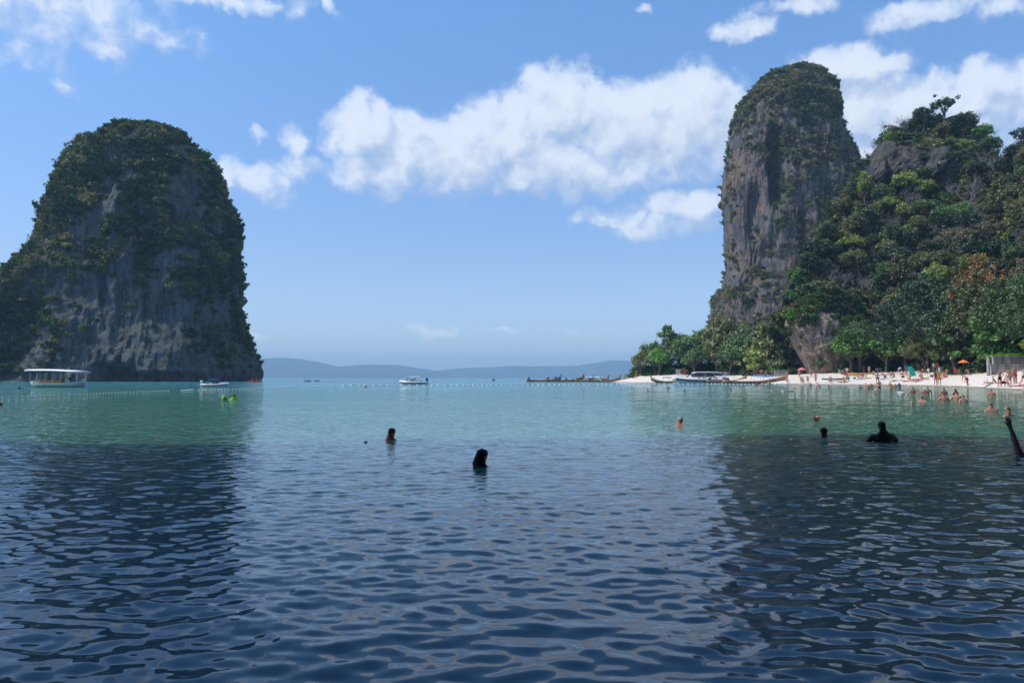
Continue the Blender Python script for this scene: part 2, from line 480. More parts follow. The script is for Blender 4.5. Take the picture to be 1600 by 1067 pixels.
def rock_tower(name, sil, D, depth, mat, nz=230, nf=380, nb=90, dents=(), flute=1.0, seed=0, power=2.4, base_z=-3.0, back=0.0, undercut=None, lump=1.0):
    """a free-standing limestone mass: its rows follow a silhouette, its surface is fluted, ledged and hollowed"""
    pys = [s[0] for s in sil]; xl = [s[1] for s in sil]; xr = [s[2] for s in sil]
    t = np.linspace(0, 1, nz) ** 0.85
    pyr = pys[0] + (pys[-1] - pys[0]) * t
    A = np.concatenate([np.linspace(-math.pi * 0.03, math.pi * 1.03, nf, endpoint=False), np.linspace(math.pi * 1.03, 2 * math.pi - math.pi * 0.03, nb, endpoint=False)])
    V = np.zeros((nz, nf + nb, 3)); cent = np.zeros((nz, 3))
    for i, py in enumerate(pyr):
        l = P(np.interp(py, pys, xl), py, D); r = P(np.interp(py, pys, xr), py, D)
        cx = (l.x + r.x) / 2; a = (r.x - l.x) / 2; z = l.z
        bb = a * depth
        c = np.cos(A); s_ = -np.sin(A)            # A in 0..pi faces the camera (-y)
        c2 = np.sign(c) * np.abs(c) ** (2 / power); s2 = np.sign(s_) * np.abs(s_) ** (2 / power)
        V[i, :, 0] = cx + a * c2; V[i, :, 1] = D + back * 0 + bb * s2; V[i, :, 2] = z
        cent[i] = (cx, D, z)
    V[-1, :, 2] = base_z
    # outward directions
    dir_ = V - cent[:, None, :]; dir_[..., 2] = 0
    dir_ /= np.maximum(np.linalg.norm(dir_, axis=-1, keepdims=True), 1e-6)
    zr = V[..., 2]
    zmax = zr.max()
    so = np.array([seed * 31.7, seed * 11.1, seed * 5.3])
    big = fbm(V * [1 / 28, 1 / 28, 1 / 34] + so, 3) * 3.2 * lump
    ridge = fbm(V * [1 / 9, 1 / 9, 1 / 46] + so * 2, 4, 0.55, True) * 1.7 * flute
    fl = fbm(V * [1 / 3.0, 1 / 3.0, 1 / 20] + so * 3, 3, 0.55) * 1.15 * flute
    ledge = fbm(V * [1 / 14, 1 / 14, 1 / 5.5] + so * 4, 4, 0.6) * 1.0
    fine = fbm(V * [1 / 1.6, 1 / 1.6, 1 / 2.6] + so * 5, 3, 0.6) * 0.5
    d = big + ridge + fl + ledge + fine
    # keep the silhouette: fade big displacement at its edges
    edge = np.abs(np.cos(A))[None, :] ** 4
    d = d * (1 - 0.85 * edge)
    top = np.clip((zmax - zr) / (zmax * 0.10), 0, 1)
    d = d * (0.25 + 0.75 * top)
    V = V + dir_ * d[..., None]
    # hollows, given where they open on the camera side: px, py, half width px, half height px, depth m, lean
    for (qx, qy, rx, ry, dep, lean) in dents:
        c = P(qx, qy, D); sx = rx * D / F; sz = ry * D / F
        zz = (V[..., 2] - c.z) / sz; xx = (V[..., 0] - c.x - lean * (V[..., 2] - c.z)) / sx
        g_ = np.exp(-np.clip(np.abs(xx), 0, 9) ** 3.0 - np.clip(np.abs(zz), 0, 9) ** 3.5) * (V[..., 1] < D)
        V[..., 1] += dep * g_
    if undercut:
        z0, z1, amt = undercut
        u_ = np.clip(1 - np.abs(V[..., 2] - z0) / z1, 0, 1) * amt
        V -= dir_ * u_[..., None]
    n = nf + nb
    idx = np.arange(nz * n).reshape(nz, n)
    nxt = np.roll(idx, -1, axis=1)
    faces = np.stack([idx[:-1], idx[1:], nxt[1:], nxt[:-1]], -1).reshape(-1, 4)
    verts = V.reshape(-1, 3)
    # close the top
    tc_ = V[0].mean(0) + np.array([0, 0, 0.6])
    verts = np.vstack([verts, tc_])
    k = len(verts) - 1
    cap = np.stack([idx[0], nxt[0], np.full(n, k), np.full(n, k)], -1)
    me = mesh_np(name, verts, faces, mat, True)
    # cap as a fan of triangles
    bm = bmesh.new(); bm.from_mesh(me); bm.verts.ensure_lookup_table()
    for j in range(n):
        try: bm.faces.new((bm.verts[idx[0, j]], bm.verts[nxt[0, j]], bm.verts[k]))
        except ValueError: pass
    bmesh.ops.recalc_face_normals(bm, faces=bm.faces)
    for f_ in bm.faces: f_.smooth = True
    bm.to_mesh(me); bm.free()
    return me, V

SIL_L = [(201, 209, 231), (204, 193, 253), (210, 172, 273), (217, 157, 289), (230, 139, 303), (243, 127, 314), (260, 115, 327), (280, 107, 335), (300, 101, 342), (320, 91, 349), (335, 85, 358), (350, 79, 360), (370, 78, 363), (390, 73, 365), (410, 61, 367), (430, 37, 368), (450, 12, 367), (480, -25, 367), (510, -63, 369), (530, -84, 376), (550, -101, 385), (565, -109, 392), (580, -115, 398), (588, -115, 398), (597, -115, 394)]
DENT_L = [(100, 525, 36, 62, 10, 0.08), (205, 548, 96, 108, 6.5, -0.03), (250, 585, 30, 12, 6, 0), (160, 560, 60, 34, 4, 0), (60, 560, 14, 40, 3, 0.05), (190, 305, 30, 26, 4, 0), (330, 330, 26, 60, 3, 0), (300, 590, 60, 7, 3, 0), (90, 590, 70, 7, 3.5, 0)]
me_l, V_l = rock_tower("islet_rock", SIL_L, 262.0, 0.72, M_rock, dents=DENT_L, seed=1, flute=1.35)
islet = empty("limestone_islet", (P(140, 595, 262.0).x, 262, 0))
tag(islet, "broad dome-shaped limestone islet covered in shrubs at the left", "rock")
SIL_P = [(109, 1237, 1247), (113, 1221, 1267), (117, 1209, 1277), (126, 1193, 1288), (144, 1176, 1300), (166, 1160, 1307), (190, 1153, 1309), (215, 1143, 1313), (240, 1139, 1321), (270, 1136, 1333), (300, 1134, 1350), (340, 1137, 1360), (380, 1140, 1370), (420, 1141, 1380), (450, 1134, 1385), (470, 1121, 1390), (490, 1117, 1390), (510, 1115, 1392), (597, 1111, 1395)]
DENT_P = [(1190, 280, 11, 52, 12, -0.02), (1160, 350, 9, 40, 4, 0.02), (1220, 390, 7, 60, 4, 0.0), (1245, 420, 6, 50, 4, 0.0), (1168, 420, 12, 26, 4, 0.1), (1310, 175, 12, 40, 6, -0.1), (1150, 470, 10, 26, 4, 0), (1205, 470, 8, 30, 4, 0.1), (1140, 300, 6, 30, 3, 0)]
me_p, V_p = rock_tower("pillar_rock", SIL_P, 335.0, 0.8, M_rock_p, dents=DENT_P, seed=2, flute=2.2, lump=1.1)
pillar = empty("limestone_pillar", (P(1250, 595, 335.0).x, 335, 0))
tag(pillar, "tall steep limestone tower with streaked cliff face and scrubby top", "rock")
for e, me, nm in ((islet, me_l, 'cliff_face'), (pillar, me_p, 'cliff_face')):
    o = bpy.data.objects.new(nm, me); link(o, e); o.location = -Vector(e.location)

# ------------------------------------------------------------------ beach
SH_PX = [700, 900, 940, 965, 1000, 1050, 1130, 1230, 1300, 1400, 1450, 1500, 1560, 1600, 1660, 1750, 1900, 2300]
SH_PY = [596.0, 596.2, 596.6, 597.0, 597.6, 598.0, 598.5, 600, 600.5, 601.5, 602.6, 604, 607, 609, 614, 624, 650, 740]
BK_PX = [700, 930, 955, 1000, 1050, 1130, 1200, 1230, 1300, 1350, 1400, 1440, 1500, 1550, 1600, 2300]
BK_PY = [600, 597.0, 596.8, 587.5, 585, 584.5, 586, 586, 583, 582.0, 580, 579, 584, 581, 580, 574]
BK_DD = [4, 6, 10, 16, 20, 26, 26, 24, 24, 26, 28, 30, 24, 26, 26, 26]
def shoreD(px): return CAMZ * F / (interp(px, SH_PX, SH_PY) - 590.5)
def sandP(px, v):
    """v: 0 at the waterline, 1 at the back of the beach, below 0 under water"""
    D0 = shoreD(px); s0 = interp(px, SH_PX, SH_PY); s1 = interp(px, BK_PX, BK_PY); D1 = D0 + interp(px, BK_PX, BK_DD)
    if v <= 0:
        p = P(px, s0, max(3.0, D0 + v * 30)); p.z = v * 1.6
        return p
    p1 = P(px, s1, D1); z1 = p1.z
    if v <= 1:
        D = D0 + (D1 - D0) * v
        z = z1 * (v ** 0.9)
    else:
        D = D1 + (v - 1) * 60; z = z1 + (v - 1) * (1.2 * min(1, max(0, (px - 1000) / 60)) - 2.5 * min(1, max(0, (1000 - px) / 40)))
    q = P(px, 590, D); q.z = z
    return q
def proj(p):
    """world point -> pixel of the photograph"""
    d = Vector(p) - Vector((0, 0, CAMZ))
    f_ = d.y * math.cos(PITCH) + d.z * math.sin(PITCH); up = -d.y * math.sin(PITCH) + d.z * math.cos(PITCH)
    return 800 + F * d.x / f_, 533.5 - F * up / f_
def on_sand(px, py):
    lo, hi = 0.0, 1.0
    for _ in range(18):
        m_ = (lo + hi) / 2
        if proj(sandP(px, m_))[1] > py: lo = m_
        else: hi = m_
    return sandP(px, (lo + hi) / 2)
cols = np.concatenate([np.array([940, 946, 952, 958, 964, 970, 976, 984, 992]), np.arange(1000, 1640, 5), np.arange(1640, 2300, 30)])
vs_ = np.concatenate([np.linspace(-5, -0.3, 8), np.linspace(-0.2, 1.0, 34), np.linspace(1.15, 3.4, 8)])
SV = np.array([[tuple(sandP(float(c), float(v))) for c in cols] for v in vs_])
onl = (vs_ > 0.02)[:, None] & np.ones(len(cols), bool)[None]
SV[..., 2] += np.where(onl, 0.10 * fbm(SV * [0.5, 0.5, 0] + 3.3, 4) + 0.10 * fbm(SV * [0.12, 0.12, 0], 2), 0)
idx = np.arange(SV.shape[0] * SV.shape[1]).reshape(SV.shape[:2])
faces = np.stack([idx[:-1, :-1], idx[:-1, 1:], idx[1:, 1:], idx[1:, :-1]], -1).reshape(-1, 4)
sm, b = new_mat("beach_sand")
gp = b.n('ShaderNodeNewGeometry').outputs['Position']
z_ = b.sep(gp)[2]
n1 = b.noise(gp, 0.5, 5, 0.6); n2 = b.noise(gp, 3.0, 6, 0.7)
dry = b.mix(b.rng(n2, 0.35, 0.65), (0.58, 0.49, 0.40), (0.72, 0.64, 0.55))
dry = b.mix(b.rng(n1, 0.5, 0.7, 0, 0.35), dry, (0.45, 0.36, 0.28))
wet = b.rng(b.m('ADD', z_, b.m('MULTIPLY', n1, 0.06)), 0.05, 0.17, 1, 0, True)
c = b.mix(wet, dry, (0.33, 0.25, 0.17))
finish(sm, b, pbsdf(b, c, b.rng(wet, 0, 1, 0.95, 0.4), spec=0.3, bump=b.m('ADD', n2, n1), bstr=0.5, bdist=0.08))
sand = link(bpy.data.objects.new("beach_sand", mesh_np("beach_sand", SV.reshape(-1, 3), faces, sm, True)))
tag(sand, "pale sandy beach curving along the foot of the wooded hill", "beach", kind='structure')
# sea floor under everything
fl = MB(); fl.add([(-9000, -60, -3.5), (9000, -60, -3.5), (9000, 8200, -3.5), (-9000, 8200, -3.5)], [(0, 1, 2, 3)])
tag(fl.build("sea_floor", sm), kind='structure')

# ------------------------------------------------------------------ wooded hill: surface between its foot and its skyline
HX = [1205, 1225, 1250, 1280, 1305, 1330, 1345, 1365, 1385, 1410, 1440, 1470, 1500, 1530, 1548, 1560, 1580, 1600, 1650, 1750, 1900, 2100]
HS = [520, 452, 405, 362, 325, 292, 265, 235, 212, 198, 190, 186, 190, 204, 235, 258, 243, 222, 195, 185, 210, 260]
HDR = [172, 176, 182, 188, 194, 200, 204, 207, 210, 212, 214, 214, 212, 208, 202, 196, 190, 186, 178, 168, 158, 150]
def hillfoot(px): return max(shoreD(px) + interp(px, BK_PX, BK_DD) + 6, 62)
def hillP(px, v):
    D0 = hillfoot(px); D1 = interp(px, HX, HDR)
    s1 = interp(px, HX, HS)
    z0 = 1.6
    p1 = P(px, s1, D1)
    if v <= 1:
        D = D0 + (D1 - D0) * v ** 1.15
        py0 = proj(P(px, 590, D0) * 1.0)[1]
        f0 = 590.5 - (z0 - CAMZ) * F / D0
        py = f0 + (s1 - f0) * v
        return P(px, py, D)
    q = Vector(p1); q.y += (v - 1) * 60; q.x += (v - 1) * 60 * (px - 800) / F
    q.z = p1.z - (v - 1) ** 1.4 * 60
    return q
hc = np.concatenate([np.arange(1205, 1620, 3.2), np.arange(1620, 2100, 16)])
hv = np.concatenate([np.linspace(0, 1, 190), np.linspace(1.02, 1.9, 16)])
HV = np.array([[tuple(hillP(float(c), float(v))) for c in hc] for v in hv])
crag_ = 0
n_ = 3.4 * fbm(HV * [1 / 22, 1 / 22, 1 / 22], 4, 0.55) + 1.6 * fbm(HV * [1 / 5, 1 / 5, 1 / 9] + 9, 4, 0.6, True)
cf = np.clip(hv, 0, 1)[:, None]
HV[..., 1] -= n_ * np.clip(cf * 8, 0, 1) * np.clip((1.02 - cf) * 14, 0.15, 1)
# crag near the summit: steep bare rock, set as a step towards the camera
for (qx, qy, rx, ry, dep) in ((1405, 258, 48, 36, -7), (1476, 264, 28, 36, -6), (1360, 270, 18, 28, -4)):
    pr = [[proj(HV[i, j]) for j in range(HV.shape[1])] for i in range(0, HV.shape[0], 1)]
    pr = np.array(pr)
    g_ = np.exp(-np.abs((pr[..., 0] - qx) / rx) ** 4 - np.abs((pr[..., 1] - qy) / ry) ** 4)
    rough_ = 2.6 * fbm(HV * [1 / 5, 1 / 5, 1 / 11] + 3, 5, .62, True)
    HV[..., 1] += (dep - rough_) * g_ * (hv < 1)[:, None]
idx = np.arange(HV.shape[0] * HV.shape[1]).reshape(HV.shape[:2])
faces = np.stack([idx[:-1, :-1], idx[:-1, 1:], idx[1:, 1:], idx[1:, :-1]], -1).reshape(-1, 4)
hill = link(bpy.data.objects.new("wooded_hill", mesh_np("wooded_hill", HV.reshape(-1, 3), faces, M_rock_h, True)))
tag(hill, "steep wooded limestone hill rising behind the beach", "hill", kind='structure')

# ------------------------------------------------------------------ low wooded spit between pillar and beach, and ground behind the beach
SIL_O = [(462, 1280, 1318), (470, 1262, 1332), (485, 1242, 1346), (500, 1229, 1352), (515, 1227, 1354), (528, 1233, 1354), (540, 1240, 1352), (555, 1249, 1350), (568, 1257, 1348), (578, 1262, 1346), (592, 1266, 1344)]
Do = shoreD(1280) + 27
me_o, V_o = rock_tower("outcrop_rock", SIL_O, Do, 0.5, M_rock_o, nz=120, nf=200, nb=40, seed=5, flute=0.55, lump=0.15, base_z=0.5, power=2.2, undercut=None)
outcrop = empty("rock_outcrop", (P(1300, 590, Do).x, Do, 1.0))
tag(outcrop, "pale brown overhanging limestone outcrop at the back of the beach", "rock")
o = bpy.data.objects.new("rock_face", me_o); link(o, outcrop); o.location = -Vector(outcrop.location)

# ------------------------------------------------------------------ far hills beyond the sea
fm, b = new_mat("far_hills_forest")
gp = b.n('ShaderNodeNewGeometry').outputs['Position']
c = b.mix(b.rng(b.noise(gp, 0.006, 6, 0.6), 0.35, 0.65), (0.035, 0.055, 0.025), (0.075, 0.09, 0.04))
finish(fm, b, pbsdf(b, c, 0.9, spec=0.1))
def far_ridge(name, pts, D, label):
    xs = [p[0] for p in pts]; ys = [p[1] for p in pts]
    cs = np.arange(xs[0], xs[-1] + 1, 1.5)
    top = np.interp(cs, xs, ys)
    rows_ = []
    for v in (0.0, 0.12, 0.3, 0.5, 0.7, 0.85, 0.95, 1.0, 1.3, 1.7):
        r_ = []
        for px, ty in zip(cs, top):
            Dq = D + v * 500
            H = max(0.0, P(px, ty, D + 500).z)
            z = -2 + (H + 2) * (math.sin(min(v, 1) * math.pi / 2) ** 0.9) if v <= 1 else H * (1.7 - v) / 0.7
            q = P(px, 590, Dq); q.z = z; r_.append(tuple(q))
        rows_.append(r_)
    A_ = np.array(rows_)
    A_[..., 2] += np.where(A_[..., 2] > 5, 1, 0) * (5.0 * fbm(A_ * [1 / 120, 1 / 120, 0], 4) - 1.0)
    A_[..., 1] += 60 * fbm(A_ * [1 / 300, 1 / 300, 1 / 100], 3)
    ix = np.arange(A_.shape[0] * A_.shape[1]).reshape(A_.shape[:2])
    fs = np.stack([ix[:-1, :-1], ix[:-1, 1:], ix[1:, 1:], ix[1:, :-1]], -1).reshape(-1, 4)
    o = link(bpy.data.objects.new(name, mesh_np(name, A_.reshape(-1, 3), fs, fm, True)))
    return tag(o, label, "hills", kind='structure')
far_ridge("far_hills", [(330, 571), (380, 563), (410, 560), (440, 559), (470, 561), (500, 566), (527, 573), (548, 571), (580, 569), (620, 570), (660, 576), (700, 582)], 5200, "hazy blue forested ridge on the horizon beyond the islet")
far_ridge("far_hills", [(640, 588), (665, 581), (690, 578), (720, 575), (760, 574), (800, 571), (840, 572), (870, 572), (900, 571), (930, 567), (955, 563), (975, 563), (990, 566), (1020, 569), (1060, 573), (1120, 580), (1240, 588)], 6000, "hazy blue forested ridge on the horizon beyond the beach")

# ------------------------------------------------------------------ the cave roof over the camera: a real overhanging cliff that shades the near water
# its edge hangs 34 m up, so that the sun behind the left shoulder leaves the first 13 m of water in shade
EDGE_Z = 34.0; EDGE_Y = 14.1 + EDGE_Z * SUN_DIR.y / SUN_DIR.z
cs_ = [(-60, 80), (-22, 76), (-8, 64), (-2, 50), (1.5, 41), (EDGE_Y, 36), (EDGE_Y - .3, EDGE_Z), (EDGE_Y - 2, 32), (-3, 26), (-7, 18), (-9, 9), (-10.5, 1.0), (-11, -3.4), (-60, -3.4)]
tt = np.linspace(0, len(cs_) - 1, 130)
cy_ = np.interp(tt, range(len(cs_)), [c[0] for c in cs_]); cz_ = np.interp(tt, range(len(cs_)), [c[1] for c in cs_])
xs_ = np.linspace(-95, 70, 190)
CV = np.zeros((130, 190, 3))
CV[..., 0] = xs_[None]; CV[..., 1] = cy_[:, None]; CV[..., 2] = cz_[:, None]
nn = fbm(CV * [1 / 9, 1 / 9, 1 / 9] + 4.4, 4, 0.55)
CV[..., 1] += nn * 3.6; CV[..., 2] += 0.5 * np.abs(fbm(CV * [1 / 3, 1 / 3, 1 / 6], 3))
idx = np.arange(130 * 190).reshape(130, 190)
faces = np.stack([idx[:-1, :-1], idx[:-1, 1:], idx[1:, 1:], idx[1:, :-1]], -1).reshape(-1, 4)
cl = link(bpy.data.objects.new("cave_cliff", mesh_np("cave_cliff", CV.reshape(-1, 3), faces, M_cave, True)))
tag(cl, "overhanging limestone cliff above the near water", "cliff", kind='structure')
# ------------------------------------------------------------------ foliage
def leaf_material(name, attribute=None):
    m, b = new_mat(name)
    if attribute:
        at = b.n('ShaderNodeAttribute', attribute_type='INSTANCER', attribute_name=attribute); base = at.outputs['Color']
    else:
        base = b.n('ShaderNodeObjectInfo').outputs['Color']
    ri = b.n('ShaderNodeNewGeometry').outputs['Random Per Island']
    hs = b.n('ShaderNodeHueSaturation')
    b.put(hs.inputs['Hue'], b.rng(ri, 0, 1, 0.475, 0.52)); b.put(hs.inputs['Saturation'], b.rng(ri, 0, 1, 1.1, 0.85))
    b.put(hs.inputs['Value'], b.rng(b.m('POWER', ri, 1.6), 0, 1, 0.6, 1.75)); b.put(hs.inputs['Color'], base)
    d = b.n('ShaderNodeBsdfDiffuse'); b.put(d.inputs[0], hs.outputs[0])
    t = b.n('ShaderNodeBsdfTranslucent'); b.put(t.inputs[0], b.mix(1.0, hs.outputs[0], (1.25, 1.35, 0.6), 'MULTIPLY'))
    g_ = b.n('ShaderNodeBsdfGlossy'); g_.inputs['Roughness'].default_value = 0.42; b.put(g_.inputs[0], (1, 1, 1, 1))
    a = b.n('ShaderNodeMixShader'); a.inputs[0].default_value = 0.30
    b.t.links.new(d.outputs[0], a.inputs[1]); b.t.links.new(t.outputs[0], a.inputs[2])
    c = b.n('ShaderNodeMixShader'); c.inputs[0].default_value = 0.012 if attribute else 0.035
    b.t.links.new(a.outputs[0], c.inputs[1]); b.t.links.new(g_.outputs[0], c.inputs[2])
    return finish(m, b, c.outputs[0])
M_leaf = leaf_material("leaves")
M_leafi = leaf_material("scrub_leaves", 'tint')
M_bark = plain("bark", (0.13, 0.105, 0.085), 0.9, 0.35, 3.0)
M_bare = plain("bare_twigs", (0.23, 0.20, 0.185), 0.9, 0.3, 2.0)

def leaves(centres, nrm, size, rs, aspect=0.55):
    """a small folded quad leaf at every centre"""
    n = len(centres)
    q = nrm + rs.normal(0, 0.55, (n, 3)); q /= np.linalg.norm(q, axis=1)[:, None]
    a = np.cross(q, rs.normal(size=(n, 3))); a /= np.linalg.norm(a, axis=1)[:, None]
    c = np.cross(q, a)
    s = size * rs.uniform(0.65, 1.3, n)[:, None]
    v = np.stack([centres - a * s, centres - c * s * aspect + q * s * .15, centres + a * s, centres + c * s * aspect + q * s * .15], 1).reshape(-1, 3)
    f = np.arange(n * 4).reshape(-1, 4)
    return v, f
def clumps_to_mesh(name, cc, cr, per, leaf, seed, mat, up=0.5):
    rs = np.random.RandomState(seed)
    vs = []; fs = []; k = 0
    for c, r in zip(cc, cr):
        n = max(6, int(per * rs.uniform(0.7, 1.3)))
        d = rs.normal(size=(n, 3)); d /= np.linalg.norm(d, axis=1)[:, None]
        rr = r * rs.uniform(0.35, 1.0, n) ** 0.6 * (1 + 0.25 * rs.normal(size=n))
        p = np.array(c) + d * rr[:, None] * [1, 1, 0.75]
        nn_ = d + [0, 0, up]
        v, f = leaves(p, nn_, leaf, rs)
        vs.append(v); fs.append(f + k); k += len(v)
    return mesh_np(name, np.vstack(vs), np.vstack(fs), mat)

# ---- shrub prototypes for scrub that nobody could count
def shrub_proto(seed, leaf=0.2, n=26, per=9, flat=0.7):
    rs = np.random.RandomState(seed)
    d = rs.normal(size=(n, 3)); d[:, 2] = np.abs(d[:, 2]) * flat; d /= np.linalg.norm(d, axis=1)[:, None]
    cc = d * rs.uniform(0.25, 0.9, n)[:, None] * [1, 1, flat * 1.2]
    return clumps_to_mesh("shrub", cc, rs.uniform(0.2, 0.42, n), per, leaf, seed, M_leafi)
def grassy_proto(seed, n=150):
    """dry tussock hanging or standing"""
    rs = np.random.RandomState(seed)
    vs = []; fs = []
    for i in range(n):
        a = rs.uniform(0, 6.28); l = rs.uniform(0.5, 1.1); b0 = np.array([rs.normal(0, .3), rs.normal(0, .3), 0])
        d = np.array([math.cos(a) * .6, math.sin(a) * .6, rs.uniform(0.3, 1.1)]); side = np.array([-math.sin(a), math.cos(a), 0]) * 0.05
        p1 = b0 + d * l * .6; p2 = p1 + d * l * .3 + np.array([0, 0, -.25 * l])
        k = len(vs)
        vs += [b0 - side, b0 + side, p1 + side * .8, p2, p1 - side * .8]
        fs.append((k, k + 1, k + 2, k + 4)); fs.append((k + 4, k + 2, k + 3, k + 3))
    me = bpy.data.meshes.new("tussock")
    me.from_pydata([tuple(v) for v in vs], [], [f if f[2] != f[3] else f[:3] for f in fs]); me.materials.append(M_leafi)
    return me
def twiggy_mesh(name, seed, mat, h=1.0, spread=0.9, depth=5, rad=0.022, sides=3, n0=4):
    rs = random.Random(seed); mb = MB()
    def grow(p, d, l, r, k):
        q = p + d * l * .5 + Vector((rs.gauss(0, .06), rs.gauss(0, .06), rs.gauss(0, .03))) * l
        e = q + (d + Vector((rs.gauss(0, .2), rs.gauss(0, .2), .08))).normalized() * l * .5
        mb.tube([p, q, e], [r, r * .82, r * .6], sides if k < depth - 1 else 4, cap=False)
        if k <= 0: return
        for _ in range(3 if k > 1 else 3):
            ax = Vector((rs.gauss(0, 1), rs.gauss(0, 1), rs.gauss(0.25, .6))).normalized()
            nd = (d * rs.uniform(.7, 1.1) + ax * spread).normalized()
            st = p.lerp(e, rs.uniform(.55, 1)) if rs.random() < .5 else e
            grow(st, nd, l * rs.uniform(.55, .8), r * .58, k - 1)
    for i in range(n0):
        a = rs.uniform(0, 6.28)
        grow(Vector((0, 0, 0)), Vector((math.cos(a) * .5, math.sin(a) * .5, 1)).normalized(), h * rs.uniform(.28, .4), rad, depth)
    return mb.mesh(name, mat)
def bare_proto(seed):
    return twiggy_mesh("dry_shrub", seed, M_leafi, h=1.3, spread=.95, depth=3, rad=0.02, n0=7)

def scatter(name, pts, nrms, scales, tints, proto, seed=0, upright=0.6, label=None, cat=None, parent=None):
    """one object: shrubs of one kind instanced on points by geometry nodes"""
    rs = np.random.RandomState(seed)
    n = len(pts)
    me = bpy.data.meshes.new(name); me.vertices.add(n); me.vertices.foreach_set('co', np.asarray(pts, dtype=np.float32).ravel())
    rot = np.zeros((n, 3), np.float32)
    for i in range(n):
        d = Vector(nrms[i]) * (1 - upright) + Vector((0, 0, upright))
        e = (d.to_track_quat('Z', 'Y').to_matrix() @ Matrix.Rotation(rs.uniform(0, 6.28), 3, 'Z')).to_euler()
        rot[i] = e
    a = me.attributes.new('rot', 'FLOAT_VECTOR', 'POINT'); a.data.foreach_set('vector', rot.ravel())
    sc = np.asarray(scales, dtype=np.float32)
    sc3 = np.stack([sc * rs.uniform(.85, 1.2, n), sc * rs.uniform(.85, 1.2, n), sc * rs.uniform(.75, 1.2, n)], -1).astype(np.float32)
    a = me.attributes.new('size', 'FLOAT_VECTOR', 'POINT'); a.data.foreach_set('vector', sc3.ravel())
    a = me.attributes.new('tint', 'FLOAT_COLOR', 'POINT')
    a.data.foreach_set('color', np.hstack([np.asarray(tints, dtype=np.float32), np.ones((n, 1), np.float32)]).ravel())
    o = bpy.data.objects.new(name, me); link(o, parent)
    if parent: o.location = -Vector(parent.location)
    po = bpy.data.objects.new(name + "_plant", proto)
    gt = bpy.data.node_groups.new("scatter", 'GeometryNodeTree')
    gt.interface.new_socket("Geometry", in_out='INPUT', socket_type='NodeSocketGeometry')
    gt.interface.new_socket("Geometry", in_out='OUTPUT', socket_type='NodeSocketGeometry')
    N = gt.nodes; L = gt.links
    i_ = N.new('NodeGroupInput'); o_ = N.new('NodeGroupOutput')
    ip = N.new('GeometryNodeInstanceOnPoints'); oi = N.new('GeometryNodeObjectInfo'); oi.inputs['Object'].default_value = po
    m2p = N.new('GeometryNodeMeshToPoints')
    ar = N.new('GeometryNodeInputNamedAttribute'); ar.data_type = 'FLOAT_VECTOR'; ar.inputs['Name'].default_value = 'rot'
    asz = N.new('GeometryNodeInputNamedAttribute'); asz.data_type = 'FLOAT_VECTOR'; asz.inputs['Name'].default_value = 'size'
    e2r = N.new('FunctionNodeEulerToRotation')
    L.new(i_.outputs[0], m2p.inputs[0]); L.new(m2p.outputs[0], ip.inputs['Points'])
    L.new(oi.outputs['Geometry'], ip.inputs['Instance'])
    L.new(ar.outputs[0], e2r.inputs[0]); L.new(e2r.outputs[0], ip.inputs['Rotation']); L.new(asz.outputs[0], ip.inputs['Scale'])
    L.new(ip.outputs[0], o_.inputs[0])
    md = o.modifiers.new("scatter", 'NODES'); md.node_group = gt
    tag(o, label, cat, kind='stuff')
    return o

def grid_normals(V, wrap=True):
    if wrap: dj = np.roll(V, -1, 1) - np.roll(V, 1, 1)
    else: dj = np.gradient(V, axis=1)
    di = np.gradient(V, axis=0)
    n = np.cross(dj, di); n /= np.maximum(np.linalg.norm(n, axis=-1, keepdims=True), 1e-9)
    return n
def proj_np(V):
    d = V - np.array([0, 0, CAMZ]); cp, sp = math.cos(PITCH), math.sin(PITCH)
    f_ = np.maximum(d[..., 1] * cp + d[..., 2] * sp, 1e-3); up = -d[..., 1] * sp + d[..., 2] * cp
    return 800 + F * d[..., 0] / f_, 533.5 - F * up / f_
PAL = {'dark': (0.036, 0.064, 0.024), 'mid': (0.070, 0.118, 0.032), 'olive': (0.132, 0.138, 0.046), 'dry': (0.205, 0.172, 0.095),
       'yellow': (0.20, 0.24, 0.042), 'grey': (0.17, 0.155, 0.13), 'bright': (0.09, 0.20, 0.032), 'rust': (0.26, 0.10, 0.03), 'deep': (0.022, 0.047, 0.020)}
def pick_points(V, dens, n, rs, wrap=True):
    """area- and density-weighted points of a surface grid"""
    N_ = grid_normals(V, wrap)
    di = np.linalg.norm(np.gradient(V, axis=0), axis=-1); dj = np.linalg.norm(np.roll(V, -1, 1) - V, axis=-1) if wrap else np.linalg.norm(np.gradient(V, axis=1), axis=-1)
    wgt = (di * dj * dens).ravel(); wgt /= wgt.sum()
    k = rs.choice(len(wgt), n, p=wgt)
    p = V.reshape(-1, 3)[k]; nn_ = N_.reshape(-1, 3)[k]
    p = p + rs.normal(0, 0.25, p.shape)
    return p, nn_
def boxm(x, y, a, b_, c, d, s=14.0):
    sg = lambda t: 1 / (1 + np.exp(-np.clip(t, -30, 30)))
    return sg((x - a) / s) * sg((b_ - x) / s) * sg((y - c) / s) * sg((d - y) / s)
